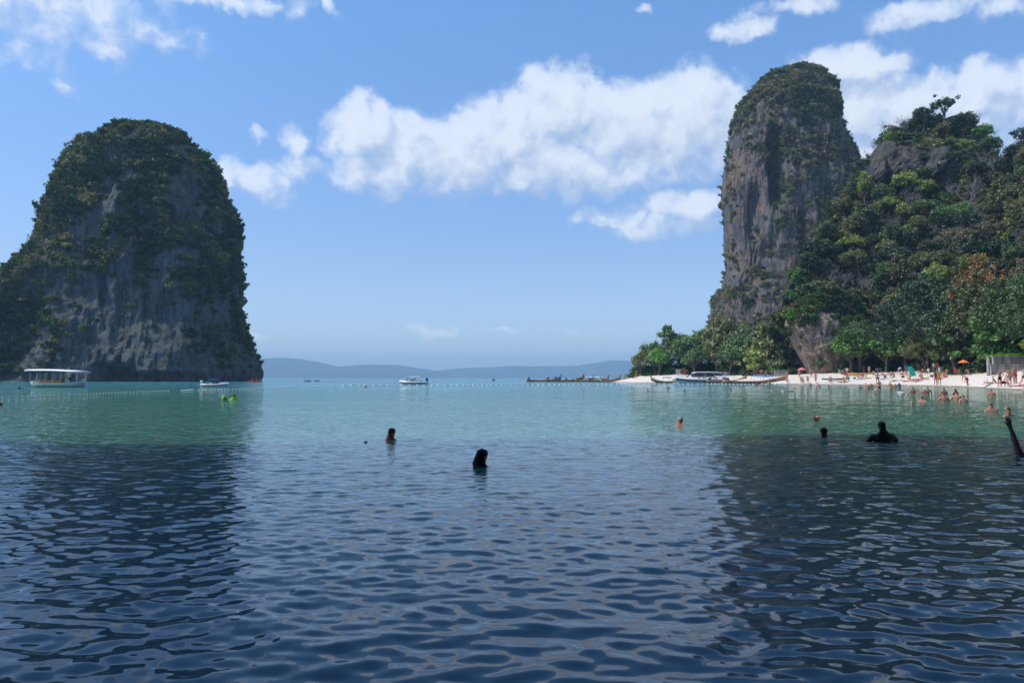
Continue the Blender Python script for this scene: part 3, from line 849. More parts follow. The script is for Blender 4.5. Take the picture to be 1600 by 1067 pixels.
def cover(name, V, densf, n, smin, smax, palette, seed, label, parent=None, wrap=True, protos=None, upright=0.6, flip=1.0, noise_s=12.0, thr=0.0):
    rs = np.random.RandomState(seed)
    x, y = proj_np(V)
    Nn = grid_normals(V, wrap) * flip
    patch = fbm(V * (1 / noise_s) + seed, 4, 0.6)
    dens = densf(x, y, V, Nn) * np.clip(0.5 + (patch - thr) * 3.2, 0.03, 1.6)
    p, nn_ = pick_points(V, dens, n, rs, wrap)
    nn_ = nn_ * flip
    names = list(palette); pr = np.array([palette[k] for k in names], float)
    tn = fbm(p * (1 / 9.0) + 40 + seed, 3, .5)
    kinds = rs.choice(len(names), n, p=pr / pr.sum())
    order = np.argsort(np.argsort(tn + rs.normal(0, 0.14, n))) / n       # neighbours share a hue
    cum = np.cumsum(pr / pr.sum()); kinds = np.minimum(np.searchsorted(cum, order), len(names) - 1)
    tints = np.array([PAL[names[k]] for k in kinds]) * rs.uniform(0.7, 1.35, (n, 1)) * rs.uniform(.92, 1.08, (n, 3))
    sc = smin + (smax - smin) * rs.beta(1.6, 3.2, n)
    which = rs.randint(0, len(protos), n)
    for q, pm in enumerate(protos):
        mk = which == q
        if mk.sum():
            o = scatter(name, p[mk], nn_[mk], sc[mk], tints[mk], pm, seed + q, upright, label, None if parent else "shrubs", parent)
S1, S2, S3 = shrub_proto(1), shrub_proto(2, 0.17, 34, 8, 0.9), shrub_proto(3, 0.24, 20, 10, 0.6)
G1 = grassy_proto(4); B1 = bare_proto(5)

def d_islet(x, y, V, N_):
    d = 1.0 * (y < 300) + 0.75 * ((y >= 300) & (y < 395)) + 0.35 * ((y >= 395) & (y < 440))
    d = d + 0.65 * boxm(x, y, -150, 70, 380, 590) + 0.5 * boxm(x, y, 290, 360, 400, 560) + 0.3 * boxm(x, y, 370, 420, 480, 580)
    d = d + 0.25 * np.clip(N_[..., 2], 0, 1)
    d = d * (1 - 0.9 * boxm(x, y, 95, 290, 425, 600, 8)) * (1 - 0.6 * boxm(x, y, 160, 230, 270, 345, 8)) * (1 - .6 * boxm(x, y, 300, 360, 290, 380, 8)) * (y < 583)
    return d + 0.01
cover("shrub_cover", V_l, d_islet, 7600, 0.8, 2.9, {'dark': 3.8, 'deep': 1.8, 'mid': 1.4, 'olive': 2.2, 'dry': 1.6, 'yellow': .25}, 3, "dark evergreen scrub on the islet", islet, protos=[S1, S2, S3], flip=-1.0)
cover("dry_grass", V_l, lambda x, y, V, N_: d_islet(x, y, V, N_) * (0.25 + 1.3 * (x < 130)) + 0.02, 2200, 0.8, 2.0, {'dry': 3, 'olive': 2, 'grey': 2}, 9, "dry tussocks and twigs on the islet", islet, protos=[G1, B1], flip=-1.0, thr=-.1)
def d_pillar(x, y, V, N_):
    d = 1.0 * (y < 190) + 0.62 * ((y >= 190) & (y < 255)) * (0.4 + 0.8 * (x > 1185)) + 0.16 * (y >= 255)
    d = d + 0.35 * boxm(x, y, 1225, 1345, 240, 340) + 0.7 * boxm(x, y, 1105, 1150, 455, 510, 6) + 0.3 * boxm(x, y, 1185, 1260, 440, 510)
    d = d * (1 - .7 * boxm(x, y, 1128, 1180, 250, 450, 8)) * (1 - .8 * boxm(x, y, 1178, 1204, 225, 340, 4))
    return d + 0.01
cover("shrub_cover", V_p, d_pillar, 5200, 0.8, 2.7, {'dark': 1.6, 'mid': 2.0, 'olive': 3.6, 'dry': 3.4}, 5, "olive scrub on the limestone tower", pillar, protos=[S1, S2, S3], flip=-1.0)
cover("dry_grass", V_p, d_pillar, 3200, 0.9, 2.2, {'dry': 3, 'olive': 2, 'grey': 2}, 8, "dry tussocks on the limestone tower", pillar, protos=[G1, B1], flip=-1.0)
def d_hill(x, y, V, N_):
    d = np.ones_like(x) * (V[..., 2] > 2.5)
    d = d * (1 - 0.97 * boxm(x, y, 1352, 1445, 218, 298, 4)) * (1 - .95 * boxm(x, y, 1452, 1503, 232, 304, 4)) * (1 - .8 * boxm(x, y, 1340, 1372, 245, 300, 4))
    return d
cover("hillside_scrub", HV, d_hill, 5200, 0.9, 2.6, {'dark': 3, 'mid': 3, 'olive': 2.2, 'dry': 1.2, 'yellow': .9}, 6, "tangled green scrub between the hillside trees", None, wrap=False, protos=[S1, S2, S3], flip=-1.0)
cover("dry_hillside_scrub", HV, lambda x, y, V, N_: d_hill(x, y, V, N_) * (.3 + boxm(x, y, 1440, 1540, 350, 420) + boxm(x, y, 1280, 1440, 240, 470) * .8), 2600, 1.0, 2.4, {'dry': 3, 'grey': 3, 'olive': 1}, 16, "dry grey and straw coloured scrub on the hillside", None, wrap=False, protos=[G1, B1], flip=-1.0)

cover("hanging_scrub", V_o, lambda x, y, V, N_: 1.0 * (y < 506) + 0.25 * boxm(x, y, 1225, 1360, 500, 530, 5) + .15 * boxm(x, y, 1310, 1360, 500, 590, 4) + 0.012, 700, 0.5, 1.5, {'dark': 2, 'mid': 3, 'olive': 3, 'bright': 1}, 26, "scrub hanging over the outcrop", outcrop, protos=[S1, S2], flip=-1.0)
cover("dry_brush", V_o, lambda x, y, V, N_: np.ones_like(x) * (V[..., 2] > 3), 420, 0.35, 0.9, {'dry': 3, 'grey': 3}, 27, "dry brush and hanging roots on the outcrop", outcrop, protos=[G1, B1], flip=-1.0, upright=0.2, noise_s=5.0)
# ---- trees
def tree_proto(seed, kind):
    """crown radius about 1 and tree height about H; trunk base at the origin"""
    rs = np.random.RandomState(seed)
    if kind == 'round':
        H = 2.3; n = 70; d = rs.normal(size=(n, 3)); d /= np.linalg.norm(d, axis=1)[:, None]; d[:, 2] = np.where(d[:, 2] < -.35, -d[:, 2], d[:, 2])
        lump = 0.72 + 0.34 * pnoise(d * 1.7 + seed)
        cc = d * (lump * rs.uniform(0.5, 1.0, n) ** 0.5)[:, None] * [1, 1, 0.85] + [0, 0, H - 1.0]
        cr = rs.uniform(.15, .30, n); per, leaf = 42, 0.062
    elif kind == 'broad':
        H = 1.75; n = 84; a = rs.uniform(0, 6.28, n); r = rs.uniform(0, 1, n) ** .55
        z = (1 - r ** 2.2) * 0.62 * rs.uniform(0.35, 1.0, n) ** .5 + 0.78
        cc = np.stack([r * np.cos(a), r * np.sin(a), z], 1); cr = rs.uniform(.13, .27, n); per, leaf = 44, 0.06
        cc[:, 2] += 0.12 * pnoise(cc * 2.5 + seed)
    elif kind == 'tiered':
        H = 2.0; cc = []; 
        for t_, (z0, r0) in enumerate(((0.75, 1.0), (1.1, .95), (1.42, .72), (1.7, .45), (1.92, .22))):
            m_ = int(24 * r0 + 5); a = rs.uniform(0, 6.28, m_); r = r0 * rs.uniform(0.1, 1, m_) ** .55
            r *= 0.8 + 0.35 * np.sin(a * 2 + t_ * 2 + seed)
            cc.append(np.stack([r * np.cos(a), r * np.sin(a), z0 - .10 * r + rs.normal(0, .035, m_)], 1))
        cc = np.vstack(cc); cr = rs.uniform(.11, .2, len(cc)); per, leaf = 34, 0.062
    elif kind == 'tall':
        H = 3.0; n = 74; d = rs.normal(size=(n, 3)); d /= np.linalg.norm(d, axis=1)[:, None]
        cc = d * rs.uniform(.45, 1, n)[:, None] * [.8, .8, 1.05] * (0.8 + .4 * pnoise(d * 2.2 + seed))[:, None] + [0, 0, 1.95]; cr = rs.uniform(.13, .27, n); per, leaf = 36, 0.065
    if kind == 'great':
        H = 2.1; n = 170; d = rs.normal(size=(n, 3)); d /= np.linalg.norm(d, axis=1)[:, None]; d[:, 2] = np.where(d[:, 2] < -.6, -d[:, 2], d[:, 2])
        cc = d * (rs.uniform(.45, 1.0, n) ** .5 * (.78 + .36 * pnoise(d * 2.0 + seed)))[:, None] * [1, 1, .82] + [0, 0, 1.15]; cr = rs.uniform(.09, .17, n); per, leaf = 62, 0.030
    if kind == 'loose':
        H = 2.5; n = 40; d = rs.normal(size=(n, 3)); d /= np.linalg.norm(d, axis=1)[:, None]; d[:, 2] = np.abs(d[:, 2]) * .9 - .1
        cc = d * rs.uniform(.5, 1.08, n)[:, None] * [1, 1, .95] * (0.75 + .6 * pnoise(d * 2.2 + seed))[:, None] + [0, 0, 1.45]; cr = rs.uniform(.10, .22, n); per, leaf = 34, 0.06
    crown = clumps_to_mesh("crown", cc, cr, per, leaf, seed, M_leaf, up=0.6)
    mb = MB(); zt = cc[:, 2].mean()
    lean = rs.normal(0, .08, 2)
    top = Vector((lean[0], lean[1], zt * .72))
    mb.tube([(0, 0, -.25), (0.0, 0, 0.02), tuple(Vector((lean[0] * .3, lean[1] * .3, zt * .35))), tuple(top)], [.085, .07, .052, .04], 7)
    for k in range(12):
        e = Vector(cc[rs.randint(len(cc))]); s = Vector((lean[0] * .3, lean[1] * .3, zt * .35)).lerp(top, rs.uniform(0, 1))
        mid = s.lerp(e, .5) + Vector((0, 0, -.04))
        mb.tube([s, mid, e], [.03, .02, .008], 5)
    return crown, mb.mesh("trunk", M_bark, True)
def bare_tree_proto(seed):
    twigs = twiggy_mesh("branches", seed, M_bare, h=2.0, spread=.8, depth=5, rad=0.03, n0=3)
    mb = MB(); mb.tube([(0, 0, -.3), (0, 0, 0.03)], [.05, .045], 6)
    return twigs, mb.mesh("trunk", M_bare, True)
PROTO = {}
for k_, seeds in (('round', (11, 12, 13)), ('broad', (21, 22)), ('tiered', (31, 32)), ('tall', (41, 42)), ('loose', (51, 52)), ('great', (71, 72, 73))):
    PROTO[k_] = [tree_proto(s, k_) for s in seeds]
PROTO['bare'] = [bare_tree_proto(61), bare_tree_proto(62)]
TH = {'round': 2.25, 'broad': 1.5, 'tiered': 2.0, 'tall': 3.0, 'loose': 2.5, 'bare': 2.0, 'great': 2.0}
rt = random.Random(5)
def tree(name, kind, base, Rr, color, label, group=None, cat="tree", hz=1.0):
    cm, tm = rt.choice(PROTO[kind])
    e = empty(name, base, rt.uniform(0, 6.28))
    e.scale = (Rr, Rr, Rr * hz)
    o = link(bpy.data.objects.new("crown" if kind != 'bare' else "branches", cm), e)
    v = rt.uniform(.85, 1.18)
    c = PAL[color] if isinstance(color, str) else color
    o.color = (c[0] * v, c[1] * v, c[2] * v, 1)
    link(bpy.data.objects.new("trunk", tm), e)
    tag(e, label, cat, group)
    return e
CN = {'dark': 'dark green', 'deep': 'very dark green', 'mid': 'mid green', 'olive': 'olive green', 'yellow': 'yellow-green', 'bright': 'bright green', 'dry': 'straw-brown', 'grey': 'grey leafless', 'rust': 'rusty orange'}
# notable hillside trees: px, py of the crown centre, crown radius in px, kind, colour, label
HT = [
 (1470, 172, 26, 'loose', 'dark', "tallest dark tree on the very summit of the hill"),
 (1438, 188, 20, 'round', 'dark', "small dark tree left of the summit tree on the skyline"),
 (1500, 200, 24, 'round', 'dark', "dark green tree just right of the summit tree on the skyline"),
 (1532, 214, 20, 'round', 'bright', "bright green rounded tree at the right shoulder of the summit"),
 (1540, 236, 22, 'round', 'mid', "green tree hanging below the bright tree at the right shoulder"),
 (1590, 216, 20, 'loose', 'dark', "dark open-crowned skyline tree at the right edge of the photo"),
 (1580, 250, 24, 'round', 'dark', "dark tree below the open-crowned skyline tree at the right edge"),
 (1565, 268, 20, 'round', 'dark', "small dark tree in the notch between summit and right edge"),
 (1408, 196, 18, 'bare', 'grey', "grey leafless tree on the skyline left of the summit"),
 (1520, 186, 14, 'bare', 'grey', "small leafless tree poking above the summit's right side"),
 (1385, 205, 16, 'bare', 'grey', "sparse grey shrub-like tree on the left skyline of the hill"),
 (1345, 262, 14, 'round', 'dark', "small dark tree where the hill skyline meets the stone tower"),
 (1365, 232, 14, 'bare', 'grey', "thin leafless tree low on the left skyline of the hill"),
 (1347, 290, 18, 'tall', 'yellow', "narrow yellow-green tree beside the stone tower"),
 (1412, 292, 26, 'round', 'yellow', "yellow-green tree just beneath the dark crag"),
 (1440, 300, 20, 'round', 'yellow', "second yellow-green tree beneath the dark crag, right of its twin"),
 (1410, 338, 20, 'round', 'yellow', "bright yellow-green tree in the middle of the upper slope"),
 (1325, 382, 22, 'broad', 'yellow', "flat-topped yellow-green tree on the left slope"),
 (1375, 310, 22, 'round', 'mid', "rounded green tree left of the yellow-green trees"),
 (1310, 440, 30, 'bare', 'grey', "large pale leafless tree in the middle of the left slope"),
 (1420, 468, 26, 'bare', 'grey', "leafless white-stemmed tree above the lower beach trees"),
 (1540, 262, 30, 'bare', 'grey', "large grey leafless tree under the summit's right shoulder"),
 (1510, 296, 26, 'bare', 'grey', "leafless tree with pale limbs beside the large grey one"),
 (1445, 270, 18, 'bare', 'grey', "leafless tree clinging to the dark crag"),
 (1390, 370, 22, 'tall', 'mid', "tall blue-green tree in the middle of the slope"),
 (1400, 425, 26, 'tall', 'olive', "tall olive tree below the blue-green tree on the slope"),
 (1500, 380, 26, 'loose', 'dry', "straw-brown tree in the dry patch of the upper right slope"),
 (1478, 372, 20, 'loose', 'dry', "smaller straw-brown tree at the left of the dry patch"),
 (1245, 440, 20, 'tall', 'bright', "bright green tree at the hill's left edge against the cliff"),
 (1232, 470, 18, 'round', 'bright', "green tree overhanging the pale outcrop's left side"),
 (1285, 500, 20, 'round', 'olive', "olive tree right above the pale outcrop"),
 (1260, 408, 16, 'round', 'mid', "small green tree on the hill's left skyline below the leaning shrubs"),
 (1290, 362, 16, 'round', 'mid', "green skyline tree halfway up the hill's left edge"),
 (1315, 325, 16, 'round', 'olive', "olive skyline tree high on the hill's left edge"),
]
def hill_at(px, py):
    """surface point of the hill seen at a pixel, with its size in pixels per metre"""
    lo, hi = 0.0, 1.0
    for _ in range(16):
        m_ = (lo + hi) / 2
        if proj(hillP(px, m_))[1] > py: lo = m_
        else: hi = m_
    p = hillP(px, (lo + hi) / 2); return p, F / p.y
placed = []
for (px, py, rp, kind, colr, lab) in HT:
    base_py = py + rp * {'round': 1.1, 'broad': .9, 'tiered': 1.0, 'tall': 1.7, 'loose': 1.3, 'bare': .9}[kind]
    p, ppm = hill_at(px, base_py)
    p.y -= 1.5
    Rr = rp / ppm
    tree("bare_tree" if kind == 'bare' else "hillside_tree", kind, p, Rr, colr, lab, "trees on the wooded hill")
    placed.append((px, py, rp))
# the crowded rest: jittered rows, skipped where a notable tree or bare crag is
def where(px, py):
    s = interp(px, HX, HS); f0 = 575
    v = (py - s) / max(1, f0 - s)
    row = "near the skyline" if v < .2 else "on the upper slope" if v < .42 else "mid-slope" if v < .62 else "on the lower slope" if v < .82 else "at the slope foot"
    col_ = "at the hill's left edge" if px < 1270 else "left of the crag's line" if px < 1340 else "left of centre" if px < 1410 else "at the centre of the hill" if px < 1470 else "right of centre" if px < 1540 else "towards the right edge" if px < 1602 else "beyond the right edge"
    return row, col_
seen = {}
plan = []
py = 548
while py > 150:
    px = 1222 + rt.uniform(0, 20)
    while px < 1680:
        qx = px + rt.uniform(-12, 12); qy = py + rt.uniform(-14, 14)
        s = interp(qx, HX, HS)
        crag = (1350 < qx < 1447 and 212 < qy < 306) or (1450 < qx < 1505 and 228 < qy < 322)
        pale = 1225 < qx < 1325 and qy > 505
        if qy > s + 12 and not crag and not pale and (qy > s + 20 or rt.random() < .7) and not any((qx - a) ** 2 + (qy - c) ** 2 < (0.62 * r_) ** 2 for a, c, r_ in placed):
            dry = (1440 < qx < 1540 and 350 < qy < 410)
            low = qy > 430
            colr = rt.choices(['dark', 'mid', 'olive', 'yellow', 'dry', 'grey', 'bright', 'deep'], [1.9, 3.0, 2.8, 1.0 if not low else 1.5, 5 if dry else .5, 1.2 if 300 < qy < 480 or qx < 1440 else .3, .9 if low else .4, 1.8 if qy < 420 else 1.2])[0]
            kind = 'bare' if colr == 'grey' else rt.choices(['round', 'broad', 'tall', 'loose'], [4, 2, 1.5, 2])[0]
            plan.append((qx, qy, rt.uniform(15, 27) * (1.15 if low else 1), kind, colr))
        px += 30
    py -= 24
for (qx, qy, rp, kind, colr) in plan:
    base_py = qy + rp * {'round': 1.1, 'broad': .9, 'tiered': 1.0, 'tall': 1.7, 'loose': 1.3, 'bare': .9}[kind]
    p, ppm = hill_at(qx, base_py)
    row, col_ = where(qx, qy)
    size = 'large' if rp > 22 else 'medium' if rp > 18.5 else 'small'
    mk = lambda z, k: f"{z} {CN[colr]} {'' if k in ('bare', 'round') else k + ' '}tree {row}, {col_}"
    lab = mk(size, kind)
    if lab in seen:
        alts = [(z, k) for z in ('large', 'medium', 'small') for k in ([kind] if kind == 'bare' else ['round', 'broad', 'tall', 'loose']) if mk(z, k) not in seen]
        if alts:
            z, kind = alts[0]; rp = {'large': 25, 'medium': 20, 'small': 16.5}[z]; lab = mk(z, kind)
            base_py = qy + rp * {'round': 1.1, 'broad': .9, 'tall': 1.7, 'loose': 1.3, 'bare': .9}[kind]; p, ppm = hill_at(qx, base_py)
    seen[lab] = seen.get(lab, 0) + 1
    p.y -= 1.0
    tree("bare_tree" if kind == 'bare' else "hillside_tree", kind, p, rp / ppm, colr, lab, "trees on the wooded hill")

# beach trees: px, top py, radius px, base py, extra distance behind the beach's back, kind, colour, label
BT = [
 (1345, 500, 42, 578, 2, 'broad', 'mid', "feathery mid green tree right of the pale outcrop"),
 (1330, 512, 30, 578, 0, 'round', 'bright', "light green bushy tree leaning over the left end of the low wall"),
 (1385, 520, 34, 580, 1, 'round', 'bright', "low light green tree over the white blocks of the sea wall"),
 (1415, 470, 46, 580, 4, 'round', 'dark', "dark green almond tree left of the great tree"),
 (1465, 428, 60, 582, 4, 'broad', 'dark', "great dark spreading tree over the crowded middle of the beach"),
 (1500, 440, 50, 584, 5, 'round', 'dark', "dark glossy tree behind the great spreading tree"),
 (1532, 408, 44, 584, 9, 'round', 'olive', "almond tree with rust and orange leaves in its top"),
 (1495, 480, 46, 584, 1, 'tiered', 'mid', "layered green almond tree right of the orange umbrella"),
 (1585, 425, 52, 582, 8, 'round', 'mid', "large green tree above the concrete wall at the right edge"),
 (1560, 470, 44, 582, 5, 'tiered', 'bright', "layered bright green tree beside the two-tier concrete wall"),
 (1630, 420, 56, 582, 8, 'round', 'mid', "large green tree just outside the right edge"),
 (1450, 520, 36, 582, 0, 'broad', 'olive', "low olive tree over the sunbathers under the branches"),
 (1560, 405, 34, 560, 18, 'loose', 'bright', "pale green tree on the slope behind the rust-leaved tree"),
 (1002, 556, 17, 586, 2, 'round', 'olive', "small brownish-green tree at the very tip of the spit"),
 (1020, 540, 20, 586, 4, 'round', 'mid', "rounded green tree second from the tip of the spit"),
 (1044, 522, 24, 585, 6, 'tiered', 'mid', "layered almond tree with a dark top near the spit's tip"),
 (1075, 528, 28, 585, 4, 'round', 'mid', "wide green tree above the beached boats at the spit"),
 (1062, 524, 22, 585, 14, 'round', 'dark', "dark tree behind the layered almond tree on the spit"),
 (1100, 516, 28, 585, 8, 'round', 'mid', "tall rounded green tree left of the big speedboat's canopy"),
 (1130, 508, 32, 585, 6, 'broad', 'olive', "broad olive tree directly behind the big speedboat"),
 (1150, 505, 28, 585, 14, 'round', 'mid', "green tree at the foot of the stone tower"),
 (1120, 530, 22, 585, 2, 'round', 'olive', "small olive tree in front of the broad one behind the speedboat"),
 (1165, 530, 28, 586, 4, 'broad', 'mid', "green tree between the speedboat and the grey wall"),
 (1192, 520, 28, 586, 4, 'tiered', 'olive', "layered olive tree above the grey rubble wall"),
 (1185, 545, 20, 586, 0, 'tiered', 'yellow', "low yellow-green layered tree over the blue boat awnings"),
 (1215, 524, 26, 586, 5, 'tiered', 'olive', "layered tree touching the left side of the pale outcrop"),
 (1190, 502, 26, 585, 16, 'round', 'dark', "dark green tree at the cliff foot left of the outcrop"),
 (1222, 506, 24, 586, 14, 'round', 'dark', "dark tree in the gap between stone tower and outcrop"),
 (1240, 540, 18, 586, 8, 'round', 'deep', "dark shaded tree tucked beside the outcrop's foot"),
 (1165, 505, 22, 585, 22, 'round', 'mid', "green tree high behind the grey rubble wall"),
 (1110, 530, 24, 585, 18, 'round', 'dark', "dark tree behind the wide trees on the spit"),
 (1030, 552, 18, 586, 1, 'round', 'bright', "low bright green bush-like tree on the sand of the spit"),
 (1085, 552, 20, 586, 0, 'round', 'mid', "low green tree over the small wall on the spit"),
 (1140, 550, 20, 586, -2, 'round', 'mid', "low tree right behind the speedboat canopy"),
]
for (px, tpy, rp, bpy_, back, kind, colr, lab) in BT:
    if rp >= 36 and kind != 'tiered': kind = 'great'
    D = shoreD(px) + interp(px, BK_PX, BK_DD) * 0.9 + back
    ppm = F / D; p = P(px, 590, D); p.z = max(0.8, sandP(px, 1.0).z - .1)
    Rr = rp * 1.25 / ppm; p.z -= (0.22 if px > 1240 else 0.34) * rp / ppm; Hm = (proj(p)[1] - tpy + (6 if px > 1240 else 13)) / ppm
    hz = Hm / (Rr * TH[kind])
    cc0 = PAL[colr]; f0_ = 1.45 if px < 1240 else 1.0
    e = tree("beach_tree", kind, p, Rr, (cc0[0] * f0_, cc0[1] * f0_, cc0[2] * f0_), lab, "trees along the beach", hz=hz)
    if 'rust' in lab and 'behind' not in lab:
        # scattered orange leaves in the top: a second leaf mass of its own colour
        rs = np.random.RandomState(3); n = 75
        d = rs.normal(size=(n, 3)); d[:, 1] = -np.abs(d[:, 1]); d /= np.linalg.norm(d, axis=1)[:, None]; d[:, 2] = np.abs(d[:, 2]) * .9; d = d * rs.uniform(.8, 1.02, (n, 1))
        me = clumps_to_mesh("rust_leaves", d * [.95, .95, .9] + [0, 0, 1.25], rs.uniform(.05, .12, n), 11, .03, 3, M_leaf)
        o = link(bpy.data.objects.new("rust_leaves", me), e); o.color = (0.33, 0.12, 0.03, 1); o.rotation_euler.z = -e.rotation_euler.z
        o['label'] = "rust and orange leaves"
# undergrowth at the back of the beach and on the spit
rs = np.random.RandomState(77); pts = []; sc_ = []
for i in range(2000):
    px = rs.uniform(995, 1700)
    if 1252 < px < 1318 or px > 1535: continue
    D = shoreD(px) + interp(px, BK_PX, BK_DD) + rs.uniform(1, 16) * (0.6 if px > 1300 else 1)
    p = P(px, 590, D); p.z = sandP(px, 1.0).z - .2; pts.append(tuple(p)); sc_.append(rs.uniform(.8, 2.8) * (1.25 if px < 1240 else 1) * (0.75 if px > 1380 else 1))
nm_ = [(0, 0, 1)] * len(pts)
cl_ = [PAL[rs.choice(['dark', 'deep', 'mid', 'olive', 'bright'], p=[.3, .3, .2, .1, .1])] for _ in pts]
hf = len(pts) // 2
scatter("undergrowth", pts[:hf], nm_[:hf], sc_[:hf], cl_[:hf], S1, 1, 1.0, "dark low bushes behind the beach", "shrubs")
scatter("undergrowth", pts[hf:], nm_[hf:], sc_[hf:], cl_[hf:], S2, 2, 1.0, "dark low bushes behind the beach", "shrubs")
# ------------------------------------------------------------------ people
def obj_color_mat(name, rough=0.7, spec=0.3, var=0.15, sss=False):
    m, b = new_mat(name)
    oi = b.n('ShaderNodeObjectInfo').outputs['Color']
    tcn = b.n('ShaderNodeTexCoord').outputs['Object']
    n1 = b.noise(tcn, 9.0, 4, .6)
    c = b.mix(b.rng(n1, .35, .65, 0, var), oi, (0.02, 0.015, 0.015))
    return finish(m, b, pbsdf(b, c, rough, spec=spec, bump=b.noise(tcn, 40, 3), bstr=.1))
M_skin = obj_color_mat("skin", 0.5, 0.4, .12)
M_hair = obj_color_mat("hair", 0.6, 0.3, .4)
M_cloth = obj_color_mat("cloth", 0.85, 0.2, .12)
SUNCREAM = {'fair': (0.52, 0.30, 0.21), 'tan': (0.36, 0.185, 0.115), 'red': (0.50, 0.22, 0.16), 'brown': (0.20, 0.105, 0.065), 'deep': (0.07, 0.035, 0.022)}
def fk(lean=0, th=(0, 0), kn=(0, 0), sp=(5, 5), sh=(0, 0), ab=(12, 12), el=(12, 12), head=0, twist=0, side=0):
    """joint positions of a figure facing -Y. angles in degrees: trunk lean, thigh angle from straight down (forward positive),
    knee bend, leg spread, arm angle from straight down, arm spread, elbow bend, head pitch"""
    def rotx(v, a):
        a = R(a); return Vector((v[0], v[1] * math.cos(a) - v[2] * math.sin(a), v[1] * math.sin(a) + v[2] * math.cos(a)))
    up = rotx(Vector((0, 0, 1)), lean); fw = rotx(Vector((0, -1, 0)), lean)
    J = {'pelvis': Vector((0, 0, 0))}
    lat = Vector((math.sin(R(side)), 0, 0))
    J['spine'] = J['pelvis'] + (up + lat).normalized() * .20
    J['chest'] = J['spine'] + (up + lat).normalized() * .20
    J['neck'] = J['chest'] + up * .15 - fw * .005
    hu = rotx(Vector((0, 0, 1)), lean * .75 + head); hf = rotx(Vector((0, -1, 0)), lean * .75 + head)
    J['jaw'] = J['neck'] + hu * .075 + hf * .025
    J['crown'] = J['jaw'] + hu * .115 - hf * .018
    J['nose'] = J['jaw'] + hu * .045 + hf * .085
    J['_hu'] = hu; J['_hf'] = hf
    for i, s in enumerate((-1, 1)):
        k = 'lr'[i]
        J['hip' + k] = J['pelvis'] + Vector((s * .10, 0, -.05))
        def d(a, spd): 
            v = rotx(Vector((0, 0, -1)), -a * 1.0); return Vector((v.x + s * math.sin(R(spd)), v.y, v.z)).normalized()
        J['knee' + k] = J['hip' + k] + d(th[i], sp[i]) * .41
        J['ankle' + k] = J['knee' + k] + d(th[i] - kn[i], sp[i] * .3) * .40
        fd = rotx(Vector((0, -1, 0)), -(th[i] - kn[i])) if abs(th[i] - kn[i]) > 50 else Vector((0, -1, -.25)).normalized()
        J['toe' + k] = J['ankle' + k] + fd * .15 + Vector((s * .02, 0, -.02))
        J['sho' + k] = J['neck'] - up * .065 + Vector((s * .175, 0, 0))
        def a_(a, spd):
            v = rotx(Vector((0, 0, -1)), lean - a); v = Vector((v.x + s * math.sin(R(spd)) * 1.2, v.y, v.z)); return v.normalized()
        J['elb' + k] = J['sho' + k] + a_(sh[i], ab[i]) * .28
        J['wri' + k] = J['elb' + k] + a_(sh[i] + el[i], ab[i] * .4) * .25
        J['han' + k] = J['wri' + k] + a_(sh[i] + el[i] + 8, ab[i] * .2) * .09
    return J
RAD = {'pelvis': (.155, .12), 'spine': (.135, .10), 'chest': (.165, .115), 'neck': (.062, .062), 'jaw': (.078, .088), 'crown': (.092, .108), 'nose': (.02, .02),
       'hip': (.10, .10), 'knee': (.065, .065), 'ankle': (.042, .042), 'toe': (.045, .03), 'sho': (.066, .066), 'elb': (.046, .046), 'wri': (.032, .032), 'han': (.042, .026)}
EDG = [('pelvis', 'spine'), ('spine', 'chest'), ('chest', 'neck'), ('neck', 'jaw'), ('jaw', 'crown'), ('jaw', 'nose')]
for k in 'lr':
    EDG += [('pelvis', 'hip' + k), ('hip' + k, 'knee' + k), ('knee' + k, 'ankle' + k), ('ankle' + k, 'toe' + k), ('chest', 'sho' + k), ('sho' + k, 'elb' + k), ('elb' + k, 'wri' + k), ('wri' + k, 'han' + k)]
POSES = {
 'stand': fk(0, (2, -3), (2, 4), (5, 6), (4, 0), (10, 14), (14, 20)),
 'stand_akimbo': fk(-2, (5, -4), (6, 2), (6, 8), (-25, -20), (38, 36), (85, 80)),
 'stand_arms_front': fk(5, (4, -4), (6, 6), (4, 6), (35, 30), (8, 8), (75, 80)),
 'walk': fk(5, (26, -20), (8, 22), (2, 2), (-24, 26), (8, 8), (18, 30)),
 'bend': fk(62, (6, -8), (14, 10), (5, 7), (60, 50), (6, 10), (12, 20), head=-10),
 'sit': fk(14, (98, 92), (72, 78), (9, 10), (50, 40), (12, 12), (45, 50)),
 'sit_back': fk(-28, (88, 86), (22, 30), (6, 8), (-40, -38), (16, 18), (6, 8), head=20),
 'squat': fk(28, (112, 108), (128, 126), (12, 14), (60, 50), (6, 8), (50, 60)),
 'lie_back': fk(-88, (88, 92), (2, 24), (5, 7), (0, 10), (18, 22), (10, 70)),
 'lie_front': fk(80, (-88, -90), (0, 0), (5, 8), (70, 75), (20, 22), (80, 85), head=-60),
 'swim': fk(72, (-76, -80), (4, 12), (6, 6), (125, 118), (24, 28), (20, 20), head=-70),
 'wade': fk(3, (6, -4), (8, 6), (7, 7), (24, 20), (30, 24), (30, 34)),
 'arms_out': fk(4, (4, -4), (6, 6), (7, 7), (40, 36), (85, 88), (8, 10)),
 'arm_up': fk(22, (4, -4), (6, 6), (7, 7), (40, 176), (20, 3), (40, -6)),
}
